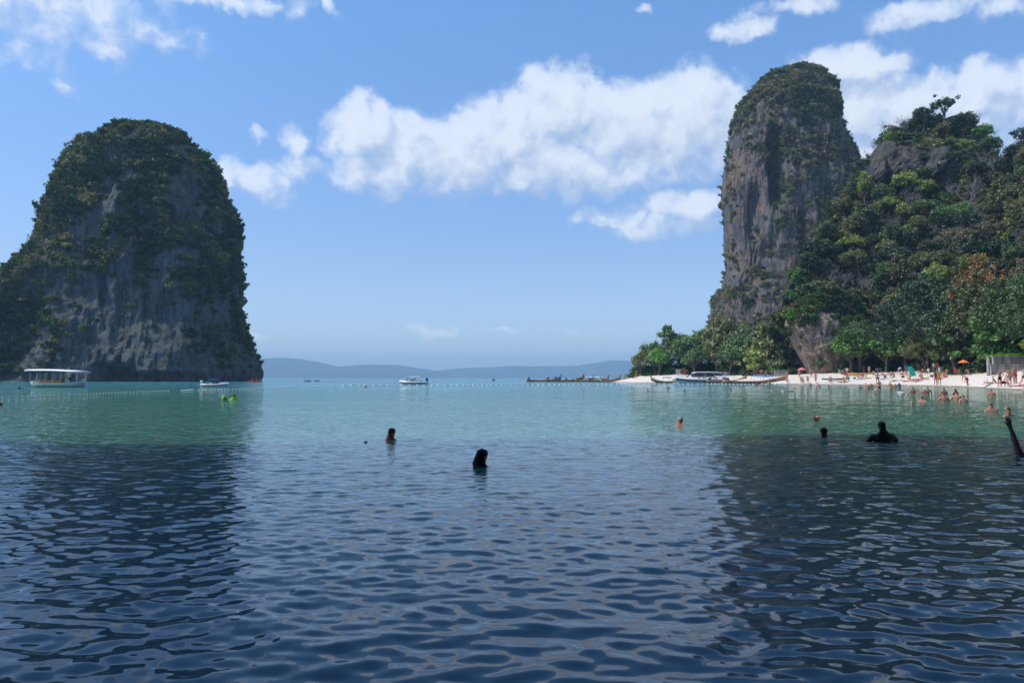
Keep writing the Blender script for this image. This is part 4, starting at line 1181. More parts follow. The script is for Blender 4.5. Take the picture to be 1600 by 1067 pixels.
def body_meshes():
    out = {}; tmp = []
    for nm, J in POSES.items():
        keys = [k for k in J if k[0] != '_']; ix = {k: i for i, k in enumerate(keys)}
        vs = [tuple(J[k]) for k in keys]; es = [(ix[a], ix[c]) for a, c in EDG]
        rad = [RAD[k] if k in RAD else RAD[k[:-1]] for k in keys]
        # thumb and four fingers of unequal length on every hand
        for s, k in ((-1, 'l'), (1, 'r')):
            h = J['han' + k]; d = (J['han' + k] - J['wri' + k]).normalized(); side = d.cross(Vector((0, 0, 1)))
            if side.length < .1: side = Vector((0, -1, 0))
            side.normalize(); pn = d.cross(side)
            for q, (off, ln) in enumerate(((-.030, .060), (-.010, .075), (.011, .070), (.031, .055))):
                a0 = h + side * off + d * .01; a1 = a0 + d * ln * .55 + pn * .006; a2 = a1 + d * ln * .4 + pn * .022
                b0 = len(vs); vs += [tuple(a0), tuple(a1), tuple(a2)]; rad += [(.010, .010), (.009, .009), (.007, .007)]
                es += [(ix['han' + k], b0), (b0, b0 + 1), (b0 + 1, b0 + 2)]
            t0 = h - d * .045 - side * .038; t1 = t0 - side * .02 + d * .04
            b0 = len(vs); vs += [tuple(t0), tuple(t1)]; rad += [(.012, .012), (.009, .009)]; es += [(ix['wri' + k], b0), (b0, b0 + 1)]
        me = bpy.data.meshes.new("person_body_" + nm); me.from_pydata(vs, es, [])
        o = bpy.data.objects.new("person_tmp", me); COL.objects.link(o)
        md = o.modifiers.new("skin", 'SKIN'); md.branch_smoothing = 0.6
        for i, r in enumerate(rad):
            me.skin_vertices[0].data[i].radius = r; me.skin_vertices[0].data[i].use_root = (i == 0)
        s2 = o.modifiers.new("sub", 'SUBSURF'); s2.levels = 1; s2.render_levels = 1
        tmp.append((nm, o, J))
    dg = bpy.context.evaluated_depsgraph_get()
    for nm, o, J in tmp:
        me = bpy.data.meshes.new_from_object(o.evaluated_get(dg))
        co = np.array([v.co[:] for v in me.vertices])
        zmin = co[:, 2].min()
        for v in me.vertices: v.co.z -= zmin
        co[:, 2] -= zmin
        J2 = {k: (Vector(v) - Vector((0, 0, zmin)) if k[0] != '_' else v) for k, v in J.items()}
        me.name = "body"; me.materials.clear(); me.materials.append(M_skin)
        me.polygons.foreach_set('use_smooth', [True] * len(me.polygons))
        # nearest bone of every vertex
        bones = EDG; best = np.full(len(co), 9.0); bi = np.zeros(len(co), int); bt = np.zeros(len(co))
        for i, (a, c) in enumerate(bones):
            A_ = np.array(J2[a]); C_ = np.array(J2[c]); ab_ = C_ - A_
            t = np.clip(((co - A_) @ ab_) / (ab_ @ ab_), 0, 1); ds = np.linalg.norm(co - A_ - t[:, None] * ab_, axis=1)
            m_ = ds < best - 1e-4; best[m_] = ds[m_]; bi[m_] = i; bt[m_] = t[m_]
        bn_ = [bones[i] for i in bi]
        hc_ = np.array((J2['jaw'] + J2['crown']) / 2); hu = np.array(J['_hu']); hf = np.array(J['_hf'])
        def pick(kind):
            r = []
            for i, (a, c) in enumerate(bn_):
                t = bt[i]; p = co[i]
                if kind == 'shorts': r.append((a == 'pelvis' and c[:3] == 'hip') or (a[:3] == 'hip' and t < .48) or ((a, c) == ('pelvis', 'spine') and t < .30))
                elif kind == 'brief': r.append((a == 'pelvis' and c[:3] == 'hip') or (a[:3] == 'hip' and t < .13) or ((a, c) == ('pelvis', 'spine') and t < .12))
                elif kind == 'top': r.append(((a, c) == ('spine', 'chest') and t > .68) or ((a, c) == ('chest', 'neck') and t < .15))
                elif kind == 'shirt': r.append(((a, c) == ('spine', 'chest')) or ((a, c) == ('pelvis', 'spine') and t > .1) or ((a, c) == ('chest', 'neck') and t < .9) or a == 'chest' or (a[:3] == 'sho' and t < .5))
                elif kind == 'hair':
                    v = p - hc_; r.append(c in ('jaw', 'crown') and a in ('neck', 'jaw') and (v @ hu * .75 - v @ hf * 1.0) > .005)
                elif kind == 'long_hair':
                    v = p - hc_; r.append(((c in ('jaw', 'crown') and a in ('neck', 'jaw') and (v @ hu * .5 - v @ hf) > -.012) or ((a, c) == ('chest', 'neck') and (v @ hf) < -.02 and t > .4)))
            return np.array(r)
        parts = {}
        for kind, off, mt in (('shorts', .016, M_cloth), ('brief', .008, M_cloth), ('top', .009, M_cloth), ('shirt', .014, M_cloth), ('hair', .014, M_hair), ('long_hair', .022, M_hair)):
            sel = pick(kind)
            bm = bmesh.new(); bm.from_mesh(me); bm.verts.ensure_lookup_table(); bm.normal_update()
            for v in bm.verts: v.co += v.normal * off
            bm.verts.ensure_lookup_table()
            kill = [f for f in bm.faces if sum(sel[v.index] for v in f.verts) < 3]
            bmesh.ops.delete(bm, geom=kill, context='FACES')
            m2 = bpy.data.meshes.new(kind); bm.to_mesh(m2); bm.free()
            m2.materials.clear(); m2.materials.append(mt)
            parts[kind] = m2
        out[nm] = (me, parts)
        bpy.data.objects.remove(o)
    return out
BODY = body_meshes()
HAIRC = {'black': (0.012, 0.009, 0.008), 'brown': (0.06, 0.032, 0.018), 'fair': (0.32, 0.22, 0.11), 'grey': (0.25, 0.24, 0.23), 'white_cap': (.8, .8, .8)}
CLOTH = {'red': (.45, .03, .03), 'black': (.012, .012, .015), 'navy': (.02, .03, .10), 'blue': (.04, .12, .4), 'white': (.5, .5, .5), 'yellow': (.6, .42, .05), 'orange': (.6, .17, .03),
         'pink': (.6, .18, .25), 'green': (.05, .2, .07), 'grey': (.2, .2, .21), 'teal': (.03, .28, .25), 'maroon': (.14, .02, .03), 'lime': (.35, .62, .05)}
def person(loc, pose, rz, label, s=1.0, skin='tan', hair='brown', long=False, top=None, bottom='shorts', bcol='navy', tcol=None, group=None):
    me, parts = BODY[pose]
    e = empty("person", loc, R(rz), s)
    o = link(bpy.data.objects.new("body", me), e); c = SUNCREAM[skin]; o.color = (*c, 1)
    h = link(bpy.data.objects.new("hair" if hair != 'white_cap' else "cap", parts['long_hair' if long else 'hair']), e); h.color = (*HAIRC[hair], 1)
    if bottom:
        q = link(bpy.data.objects.new("shorts" if bottom == 'shorts' else "swim_brief", parts[bottom]), e); q.color = (*CLOTH[bcol], 1)
    if top:
        q = link(bpy.data.objects.new("shirt" if top == 'shirt' else "bikini_top", parts[top]), e); q.color = (*CLOTH[tcol or bcol], 1)
    return tag(e, label, "person", group)
VIS = {753: 26, 612: 19, 1063: 14, 1246: 9, 1288: 14, 1380: 31, 1549: 13, 1576: 14, 1425.5: 6.5, 1441: 8, 1475: 13, 1495: 14, 1493: 13, 1505.5: 11, 1407: 9, 1427: 12, 1445: 10, 1450: 11, 1549.5: 11,
       1368: 5, 1374: 14, 1391: 13, 1344.5: 5, 1353: 8, 1357: 6, 1361: 7, 1364.5: 6, 1399: 6, 1405: 8, 1274: 7, 1281.5: 3.5, 1266: 6, 1295: 3, 1012: 4.5, 1044: 4, 1070: 4, 1142: 3.5, 1206: 5.5, 1242: 5.5,
       1182: 5, 1191: 5, 1203: 9, 366: 9, 0.5: 8, 1628: 62}
def bob(px, wl, pose, sink, rz, label, **kw):
    """someone in the sea, placed by the waterline and by how much of the figure shows above it"""
    p = sea(px, wl); hgt = max(v.co.z for v in BODY[pose][0].vertices) * kw.get('s', 1.0)
    if px > 1340 and wl < 650:
        kw['s'] = .86; hgt *= .86
    p.z = VIS[px] / F * p.y - hgt
    return person(p, pose, rz, label, group="bathers in the water", **kw)
# swimmers in the near water, larger first
bob(753, 728.5, 'stand', 1.44, 160, "bather with long dark wet hair, only the head above the shaded water", hair='black', skin='brown', long=True, bottom='brief', bcol='black', s=1.02)
bob(612, 688, 'stand', 1.22, 172, "bather seen from behind, head and upper back out, left of the dark long-haired head", skin='red', hair='brown', bottom='shorts')
bob(1063, 665, 'stand', 1.36, 150, "lone greying head in open water in front of the beached boats", skin='red', hair='grey')
bob(1246, 658.5, 'swim', 0.02, 100, "swimmer doing breaststroke with shoulders breaking the surface", skin='red', hair='brown', s=1.0)
bob(1288, 682, 'stand', 1.40, 185, "dark bathing head at the edge of the shade, left of the broad shoulders", skin='deep', hair='black')
bob(1380, 690, 'wade', 1.16, 178, "dark silhouetted bather with broad shoulders spread in the shaded water", skin='deep', hair='black', bottom='shorts', bcol='black')
bob(1549, 643, 'stand', 1.36, 170, "bather's brown head and neck under the concrete wall", skin='red', hair='brown')
bob(1576, 650, 'stand', 1.38, 200, "round brown head of a bather nearest the right edge", skin='tan', hair='brown')
bob(1425.5, 633, 'stand', 1.40, 190, "bald-looking fair head low in the water below the towel pair", skin='fair', hair='fair')
bob(1441, 627.5, 'stand', 1.36, 140, "dark-haired head with a shoulder showing, right of the bald one", skin='red', hair='black')
bob(1475, 627, 'wade', 1.22, 175, "bather up to the chest in line with a dark-haired one behind", skin='red', hair='brown')
bob(1475, 618.5, 'stand', 1.36, 180, "dark-haired head just behind the chest-deep bather", skin='tan', hair='black')
bob(1495, 626, 'wade', 1.24, 165, "chest-deep bather in the middle of the group of three", skin='fair', hair='brown')
bob(1493, 620, 'stand', 1.20, 195, "taller bather behind the middle one of the group of three", skin='tan', hair='brown', long=True)
bob(1505.5, 628, 'stand', 1.30, 180, "bather at the right of the group of three", skin='fair', hair='brown')
bob(1407, 617, 'stand', 1.30, 120, "dark-haired bather in a white shirt", skin='tan', hair='black', top='shirt', tcol='white')
bob(1427, 616.5, 'wade', 1.18, 200, "bather turning away right of the one in white", skin='red', hair='brown')
bob(1445, 616, 'arms_out', 1.24, 190, "bather in a white cap sitting low with arms spread", skin='red', hair='white_cap')
bob(1450, 615.5, 'wade', 1.20, 170, "brown-haired bather beside the white cap", skin='tan', hair='brown')
bob(1549.5, 619, 'stand', 1.22, 160, "bather shoulder-deep near the shore below the standing women", skin='red', hair='brown')
bob(1368, 613, 'stand', 1.40, 160, "bather in a pale cap low in the water", skin='tan', hair='white_cap')
bob(1374, 608, 'wade', 0.92, 190, "waist-deep bather wading out near the pale cap", skin='red', hair='brown', bcol='maroon')
bob(1391, 609.5, 'stand', 0.85, 170, "fair waist-deep bather facing the beach", skin='fair', hair='fair', bottom='brief', bcol='pink', top='top', tcol='pink')
bob(1344.5, 606, 'stand', 1.34, 180, "single dark head left of the shallow-water group", skin='tan', hair='black')
bob(1353, 606.5, 'wade', 1.10, 140, "first of four bathers chatting in the shallows", skin='red', hair='black')
bob(1357, 607, 'stand', 1.22, 210, "second of four bathers chatting in the shallows", skin='fair', hair='black')
bob(1361, 605.5, 'stand', 1.14, 180, "third of four bathers chatting in the shallows", skin='tan', hair='black')
bob(1364.5, 605.5, 'stand', 1.18, 150, "last of four bathers chatting in the shallows", skin='fair', hair='brown')
bob(1399, 605.5, 'stand', 1.15, 180, "bather in an orange top in the shallows", skin='tan', hair='black', top='shirt', tcol='orange')
bob(1405, 605.5, 'stand', 1.10, 180, "bather in a blue top beside the orange one", skin='tan', hair='brown', top='shirt', tcol='blue')
bob(1274, 605, 'squat', 0.35, 120, "bather crouching in the shallows left of the green kayak", skin='red', hair='black')
bob(1281.5, 605.5, 'stand', 1.42, 180, "tiny dark head right of the crouching bather", skin='tan', hair='black')
bob(1266, 603, 'stand', 1.2, 180, "small pale bather left of the crouching one", skin='fair', hair='fair')
bob(1295, 604.5, 'stand', 1.36, 180, "tiny dark head in front of the green kayak's tip", skin='tan', hair='black')
bob(1012, 611.5, 'stand', 1.36, 180, "pinkish head far out beyond the spit, leftmost of three", skin='fair', hair='fair')
bob(1044, 607.5, 'stand', 1.36, 180, "dark head far out, middle and farthest of three", skin='brown', hair='black')
bob(1070, 612, 'stand', 1.40, 180, "dark head far out, rightmost of three", skin='brown', hair='black')
bob(1142, 609.5, 'stand', 1.40, 180, "dim head in the rippled water in front of the speedboat", skin='brown', hair='black')
bob(1206, 611, 'stand', 1.34, 90, "bather at the left end of a floating line", skin='red', hair='grey')
bob(1242, 611, 'stand', 1.34, -90, "bather at the right end of a floating line", skin='red', hair='brown')
bob(1182, 602, 'wade', 1.1, 180, "dark-haired bather close in front of the longtail boat", skin='tan', hair='black')
bob(1191, 602, 'wade', 1.05, 160, "bather beside the dark-haired one in front of the longtail boat", skin='fair', hair='brown')
bob(1203, 601, 'wade', 0.75, 200, "bather walking out by the longtail boat's prow", skin='red', hair='brown', bcol='red')
bob(366, 625, 'stand', 1.30, 200, "bather in a lime green life vest", skin='tan', hair='black', top='shirt', tcol='lime')
bob(0.5, 636, 'stand', 1.30, 150, "reddish bather cut by the left edge of the photo", skin='red', hair='brown')
bob(1628, 716, 'arm_up', 0.78, 172, "dark bather at the right edge raising an arm out of the shaded water", skin='deep', hair='black', bcol='black', s=1.0)
# people on the sand: px, feet py, pose, heading, scale, skin, hair, long, garment top, top colour, bottom, bottom colour, label
BP = [
 (1462, 601.5, 'stand', 180, 1.12, 'tan', 'brown', 0, 'shirt', 'maroon', 'shorts', 'red', "person wrapped in a dark red towel at the water's edge"),
 (1467.5, 601.5, 'stand', 170, 1.12, 'tan', 'fair', 0, 'shirt', 'orange', 'shorts', 'orange', "person wrapped in an orange towel at the water's edge"),
 (1511, 603.5, 'bend', 200, 1.1, 'red', 'fair', 0, None, None, 'shorts', 'maroon', "bather stooping at the water's edge right of the towel pair"),
 (1562, 605, 'stand_akimbo', 185, 1.1, 'red', 'fair', 1, 'top', 'black', 'shorts', 'black', "woman in a dark skirt with her back to the camera at the right"),
 (1577, 603, 'stand', 170, 1.08, 'tan', 'black', 0, None, None, 'shorts', 'grey', "man in grey shorts right of the woman in the dark skirt"),
 (1586.5, 599.5, 'stand', 200, 1.12, 'tan', 'black', 0, None, None, 'shorts', 'red', "tallest man in red shorts standing up the sand at the right"),
 (1581.5, 600, 'stand_arms_front', 150, .95, 'fair', 'fair', 1, 'top', 'yellow', 'brief', 'yellow', "woman with fair hair between the two men at the right"),
 (1600, 602, 'walk', 100, 1.08, 'red', 'brown', 0, None, None, 'shorts', 'maroon', "person in dark red shorts cut by the right edge of the photo"),
 (1573.5, 605.5, 'sit', 150, 1.0, 'fair', 'fair', 0, None, None, 'brief', 'pink', "person sitting on the wet sand in front of the grey-shorts man"),
 (1547, 601, 'lie_back', 80, 1.0, 'tan', 'black', 0, None, None, 'shorts', 'grey', "sunbather lying flat left of the woman in the dark skirt"),
 (1555.5, 601.5, 'sit_back', 60, 1.0, 'tan', 'black', 0, None, None, 'brief', 'black', "sunbather propped up next to the woman in the dark skirt"),
 (1592, 607.5, 'lie_front', 85, 1.0, 'red', 'brown', 0, None, None, 'brief', 'red', "sunbather lying at the waterline at the far right"),
 (1371, 600, 'stand', 170, 1.15, 'red', 'black', 0, None, None, 'shorts', 'black', "man in black shorts standing alone in the middle of the sand"),
 (1365, 588, 'sit', 140, .9, 'tan', 'black', 0, None, None, 'shorts', 'navy', "person sitting up the sand left of the lone man"),
 (1379, 587, 'sit_back', 120, .9, 'red', 'brown', 0, None, None, 'brief', 'red', "person leaning back right of the lone man"),
 (1393, 590, 'sit', 160, 1.0, 'tan', 'black', 0, 'top', 'black', 'brief', 'black', "sitting person with black hair left of the bending women"),
 (1397.5, 592, 'sit', 200, .9, 'tan', 'brown', 0, None, None, 'shorts', 'navy', "child sitting just in front of the black-haired sitter"),
 (1404, 586, 'bend', 120, 1.1, 'tan', 'brown', 0, 'shirt', 'white', 'shorts', 'blue', "person in white bending over a bag"),
 (1409, 588, 'squat', 140, 1.0, 'red', 'black', 0, None, None, 'shorts', 'maroon', "person crouching in dark red beside the one in white"),
 (1416.5, 584, 'stand', 190, 1.1, 'tan', 'black', 0, 'shirt', 'blue', 'shorts', 'grey', "person in a pale blue shirt left of the teal board"),
 (1414, 589, 'sit', 100, 1.0, 'red', 'brown', 0, None, None, 'brief', 'orange', "person sitting at the foot of the one in pale blue"),
 (1421.5, 596, 'sit', 160, 1.05, 'red', 'brown', 0, None, None, 'brief', 'pink', "person sitting up among the front sunbathers"),
 (1413, 597, 'lie_back', 95, 1.0, 'red', 'brown', 0, None, None, 'brief', 'red', "front sunbather lying left of the sitting one"),
 (1427, 597, 'lie_front', 260, 1.0, 'fair', 'fair', 0, None, None, 'brief', 'black', "front sunbather lying face down right of the sitting one"),
 (1434, 595, 'lie_back', 80, 1.0, 'tan', 'black', 0, None, None, 'shorts', 'red', "sunbather lying on a red towel"),
 (1440, 593, 'sit_back', 130, 1.05, 'red', 'black', 0, None, None, 'brief', 'maroon', "sunbather leaning back next to the red towel"),
 (1445, 594.5, 'lie_front', 95, 1.0, 'red', 'brown', 0, None, None, 'brief', 'pink', "sunbather face down just left of the towel pair"),
 (1442.5, 586, 'sit', 180, 1.0, 'tan', 'black', 0, 'top', 'black', 'brief', 'black', "black-haired person sitting in the tree's shade"),
 (1447, 584, 'stand', 190, 1.0, 'tan', 'black', 0, 'shirt', 'navy', 'shorts', 'black', "person in navy standing in the shade behind the sunbathers"),
 (1451, 586, 'sit', 150, 1.0, 'fair', 'brown', 0, 'shirt', 'white', 'shorts', 'grey', "person in white sitting in the shade"),
 (1459.5, 583.5, 'stand', 180, 1.1, 'tan', 'fair', 0, 'shirt', 'white', 'shorts', 'blue', "person in white standing behind the towel pair"),
 (1465.5, 583, 'stand', 170, 1.1, 'tan', 'brown', 0, 'shirt', 'red', 'shorts', 'navy', "person in a red shirt standing by the pale wall"),
 (1436, 582, 'stand', 180, 1.0, 'tan', 'black', 0, 'shirt', 'grey', 'shorts', 'black', "person in grey standing under the trees right of the teal board"),
 (1475, 591, 'sit_back', 150, 1.05, 'red', 'black', 0, None, None, 'brief', 'pink', "pink-skinned person reclining right of the towel pair"),
 (1481, 588, 'sit', 190, 1.05, 'tan', 'black', 0, 'top', 'maroon', 'brief', 'black', "first person sitting in front of the pale wall"),
 (1487, 587.5, 'sit', 170, 1.1, 'brown', 'black', 0, 'shirt', 'black', 'shorts', 'black', "person in black sitting in front of the pale wall"),
 (1493, 587, 'sit', 150, 1.05, 'tan', 'black', 0, 'shirt', 'red', 'shorts', 'grey', "person in red sitting at the right end of the pale wall"),
 (1499.5, 587, 'sit', 140, 1.0, 'red', 'brown', 0, None, None, 'brief', 'red', "person sitting beyond the end of the pale wall"),
 (1513, 586, 'sit_back', 120, 1.0, 'tan', 'black', 0, None, None, 'shorts', 'white', "person reclining in deep shade under the great tree"),
 (1530, 584.5, 'lie_back', 90, 1.0, 'tan', 'black', 0, None, None, 'shorts', 'maroon', "sunbather in the shade strip left of the concrete wall"),
 (1228.5, 599.5, 'sit', 120, 1.0, 'red', 'brown', 0, None, None, 'brief', 'red', "person sitting on the sand by the longtail boat's prow"),
 (1229.5, 594, 'stand', 175, 1.0, 'red', 'brown', 0, 'top', 'red', 'brief', 'red', "person in red standing by the longtail boat's prow"),
 (1249, 592, 'stand', 180, 1.0, 'fair', 'fair', 0, None, None, 'shorts', 'pink', "pale person standing in front of the pink parasol"),
 (1251, 598.5, 'sit', 120, 1.0, 'tan', 'brown', 0, None, None, 'brief', 'yellow', "sitting person in yellow at the waterline"),
 (1255.5, 598.5, 'squat', 200, 1.0, 'tan', 'brown', 0, None, None, 'brief', 'orange', "crouching person in orange beside the one in yellow"),
 (1262, 599.5, 'stand', 170, .85, 'red', 'brown', 0, None, None, 'shorts', 'black', "person in black shorts ankle-deep left of the green kayak"),
 (1267.5, 590, 'stand', 180, 1.0, 'red', 'brown', 0, None, None, 'shorts', 'maroon', "person in dark red shorts halfway up the sand"),
 (1274.5, 598.5, 'walk', 180, 1.1, 'red', 'fair', 0, None, None, 'brief', 'maroon', "person walking to the sea left of the green kayak"),
 (1286.5, 584.5, 'sit', 160, 1.0, 'tan', 'brown', 0, 'shirt', 'red', 'shorts', 'black', "person in red sitting at the foot of the outcrop"),
 (1297, 599, 'sit', 150, 1.1, 'red', 'brown', 0, None, None, 'brief', 'pink', "person sitting in front of the green kayak"),
 (1313.5, 598.5, 'lie_back', 100, 1.0, 'tan', 'brown', 0, None, None, 'brief', 'black', "sunbather lying below the kayaks"),
 (1319, 598.5, 'sit_back', 120, 1.1, 'red', 'brown', 0, None, None, 'brief', 'red', "sunbather sitting up below the kayaks"),
 (1326, 596, 'squat', 200, 1.1, 'tan', 'black', 0, 'shirt', 'grey', 'shorts', 'blue', "crouching person in grey at the end of the green kayak"),
 (1321, 591, 'bend', 120, 1.0, 'red', 'black', 0, 'shirt', 'red', 'shorts', 'black', "person in red bending over the kayaks"),
 (1324, 588, 'stand', 160, 1.0, 'tan', 'black', 0, 'shirt', 'white', 'shorts', 'red', "person in white standing between the kayaks"),
 (1341.5, 592, 'sit_back', 110, 1.0, 'red', 'brown', 0, None, None, 'brief', 'red', "reclining sunbather right of the kayaks"),
 (1348.5, 591.5, 'sit', 180, 1.0, 'tan', 'black', 0, 'top', 'blue', 'brief', 'navy', "person in blue sitting with friends right of the kayaks"),
 (1355, 592, 'lie_back', 90, 1.0, 'fair', 'brown', 0, None, None, 'brief', 'grey', "sunbather lying next to the one in blue"),
 (1350.5, 583.5, 'stand', 180, 1.0, 'red', 'brown', 0, 'shirt', 'maroon', 'shorts', 'maroon', "person standing at the sea wall behind the yellow kayak"),
 (1358.5, 584, 'stand', 170, .9, 'fair', 'fair', 0, None, None, 'shorts', 'white', "pale person standing at the sea wall, right of the maroon one"),
 (976, 593, 'walk', 100, 1.0, 'tan', 'brown', 0, None, None, 'shorts', 'navy', "tiny walker on the tip of the spit"),
 (992, 592, 'bend', 120, 1.1, 'red', 'brown', 0, None, None, 'shorts', 'red', "tiny stooping figure in red on the spit"),
 (1067, 587.5, 'stand', 180, 1.0, 'red', 'brown', 0, 'shirt', 'maroon', 'shorts', 'maroon', "person in dark red by the small wall on the spit"),
 (1071, 588, 'stand', 180, 1.0, 'tan', 'black', 0, 'shirt', 'red', 'shorts', 'black', "second person in red by the small wall on the spit"),
]
for (px, fy, pose, rz, s, skin, hair, long, top, tcol, bot, bcol, lab) in BP:
    p = on_sand(px, fy)
    if pose.startswith('lie'): p.z += .02
    person(p, pose, rz, lab, s=s, skin=skin, hair=hair, long=bool(long), top=top, tcol=tcol, bottom=bot, bcol=bcol, group="people on the beach")
# onlookers between the moored longtail boats and the wall
for i, (px, lab, tc, bc) in enumerate(((1184, "leftmost of the people behind the blue awnings", 'navy', 'black'), (1189.5, "person in orange behind the blue awnings", 'orange', 'red'), (1194, "person in navy behind the blue awnings", 'navy', 'navy'),
                             (1199.5, "person in black behind the blue awnings", 'black', 'black'), (1206.5, "rightmost of the people behind the blue awnings", 'grey', 'red'))):
    p = on_sand(px, 590); person(p, ('stand', 'stand_akimbo', 'stand_arms_front')[i % 3], 150 + 20 * i, lab, s=1.1, skin='tan', hair='black', top='shirt', tcol=tc, bottom='shorts', bcol=bc, group="people on the beach")
# ------------------------------------------------------------------ boats, floats, walls and beach gear
M_white = plain("white_gelcoat", (0.60, 0.61, 0.63), 0.3, .06, 1.5)
M_cream = plain("pale_green_gelcoat", (0.27, 0.38, 0.34), 0.35, .1, 1.5)
M_navy = plain("navy_canvas", (0.03, 0.06, 0.2), 0.8, .15)
M_blue = plain("blue_tarp", (0.05, 0.18, 0.5), 0.7, .15)
M_black = plain("black_plastic", (0.015, 0.015, 0.018), 0.4, .2)
M_steel = plain("steel_tube", (0.5, 0.5, 0.52), 0.35, .1, metal=.8)
M_orange = plain("orange_vest", (0.6, 0.2, 0.04), 0.8, .15)
M_wood = plain("weathered_boat_wood", (0.17, 0.10, 0.06), 0.75, .35, 2.0)
M_wood2 = plain("varnished_boat_wood", (0.25, 0.15, 0.07), 0.55, .3, 2.0)
M_tglass = plain("tinted_glass", (0.03, 0.05, 0.07), 0.08, .1, spec=.8)
M_red = plain("red_plastic", (0.5, 0.04, 0.03), 0.5, .15)
M_yel = plain("yellow_plastic", (0.65, 0.38, 0.03), 0.5, .12)
M_grn = plain("green_plastic", (0.03, 0.2, 0.13), 0.5, .15)
M_teal = plain("teal_plastic", (0.01, 0.32, 0.28), 0.5, .1)
M_lime = plain("lime_plastic", (0.24, 0.48, 0.05), 0.5, .12)
M_buoyw = plain("white_float", (0.8, 0.8, 0.8), 0.5, .08)
M_dblue = plain("dark_blue_float", (0.01, 0.03, 0.14), 0.4, .12)
M_rope = plain("rope", (0.35, 0.33, 0.28), 0.9, .2)
M_ribbon = plain("ribbon", (0.6, 0.1, 0.2), 0.8, .2)
def hull_mb(L, beam, draft, free, bow_rise, stern_rise=0.0, n=15, flare=0.75, full=0.5, bow_len=.35, tip=.06, plumb=0.0):
    """bow towards +x. rows of stations, each a U section, the sheer rising to bow and stern"""
    rings = []
    for i in range(n + 1):
        t = i / n; x = -L / 2 + L * t
        bt = 1.0 if t < 1 - bow_len else 1 - ((t - 1 + bow_len) / bow_len) ** 2 * (1 - tip)
        if t < .25: bt *= .78 + .22 * (t / .25)
        hb = beam / 2 * bt
        rise = bow_rise * max(0, (t - .45) / .55) ** 2.4 + stern_rise * max(0, (.3 - t) / .3) ** 2
        zs = free + rise
        zk = -draft + (draft + free * .5) * max(0, (t - (1 - bow_len * .7)) / (bow_len * .7)) ** 2.2 * (1 - plumb) + rise * .3
        zk = min(zk, zs - .12)
        xs = x
        rings.append([(xs, -hb, zs), (xs, -hb * flare * 1.08, zs * .35 + zk * .65 * .6), (xs, -hb * full, zk + .04), (xs, 0, zk), (xs, hb * full, zk + .04), (xs, hb * flare * 1.08, zs * .35 + zk * .65 * .6), (xs, hb, zs),
                      (xs, hb * .86, zs - .02), (xs, hb * .75, zs - .10 * free), (xs, -hb * .75, zs - .10 * free), (xs, -hb * .86, zs - .02)])
    return MB().loft(rings)
def strip(L, beam, z0, z1, x0, x1, bow_len, tip, out=0.012, n=12, rise=0):
    """a painted band standing a little proud of a hull's side"""
    mb = MB()
    for s in (-1, 1):
        rings = []
        for i in range(n + 1):
            t = x0 + (x1 - x0) * i / n
            bt = 1.0 if t < 1 - bow_len else 1 - ((t - 1 + bow_len) / bow_len) ** 2 * (1 - tip)
            if t < .25: bt *= .78 + .22 * (t / .25)
            hb = beam / 2 * bt; x = -L / 2 + L * t; r_ = rise * max(0, (t - .45) / .55) ** 2.4
            rings.append([(x, s * (hb * .97 + out), z0 + r_ * .7), (x, s * (hb + out + .01), z1 + r_), (x, s * hb * .9, z1 + r_), (x, s * hb * .86, z0 + r_ * .7)])
        mb.loft(rings)
    return mb
def awning(x0, x1, w, z, sag=.12, n=8, th=.04, tilt=0.0):
    rings = []
    for i in range(n + 1):
        x = x0 + (x1 - x0) * i / n; zz = z + tilt * i / n + .03 * math.sin(i * 2.1)
        r_ = []
        for j in range(7):
            a = -1 + 2 * j / 6; r_.append((x, a * w / 2, zz - sag * a * a))
        r_ += [(x, -a * w / 2 if False else (1 - 2 * j / 6) * w / 2, zz - sag * (1 - 2 * j / 6) ** 2 - th) for j in range(7)]
        rings.append(r_)
    return MB().loft(rings)
def outboard(e, x, z, m, s=1.0, tilt=0.0):
    mb = MB()
    mb.loft([[(x + a * .16 * s * k, b_ * .13 * s * k, z + zz * s) for a, b_ in ((-1, -1), (1, -1), (1, 1), (-1, 1))] for zz, k in ((.25, .7), (.35, 1.1), (.62, 1.15), (.78, .8))])
    mb.box((x + tilt * .2, 0, z - .1 * s), (.12 * s, .08 * s, .75 * s)); mb.box((x + .05 + tilt * .3, 0, z - .45 * s), (.35 * s, .03, .05))
    return mb.build("outboard_motor", m, e)

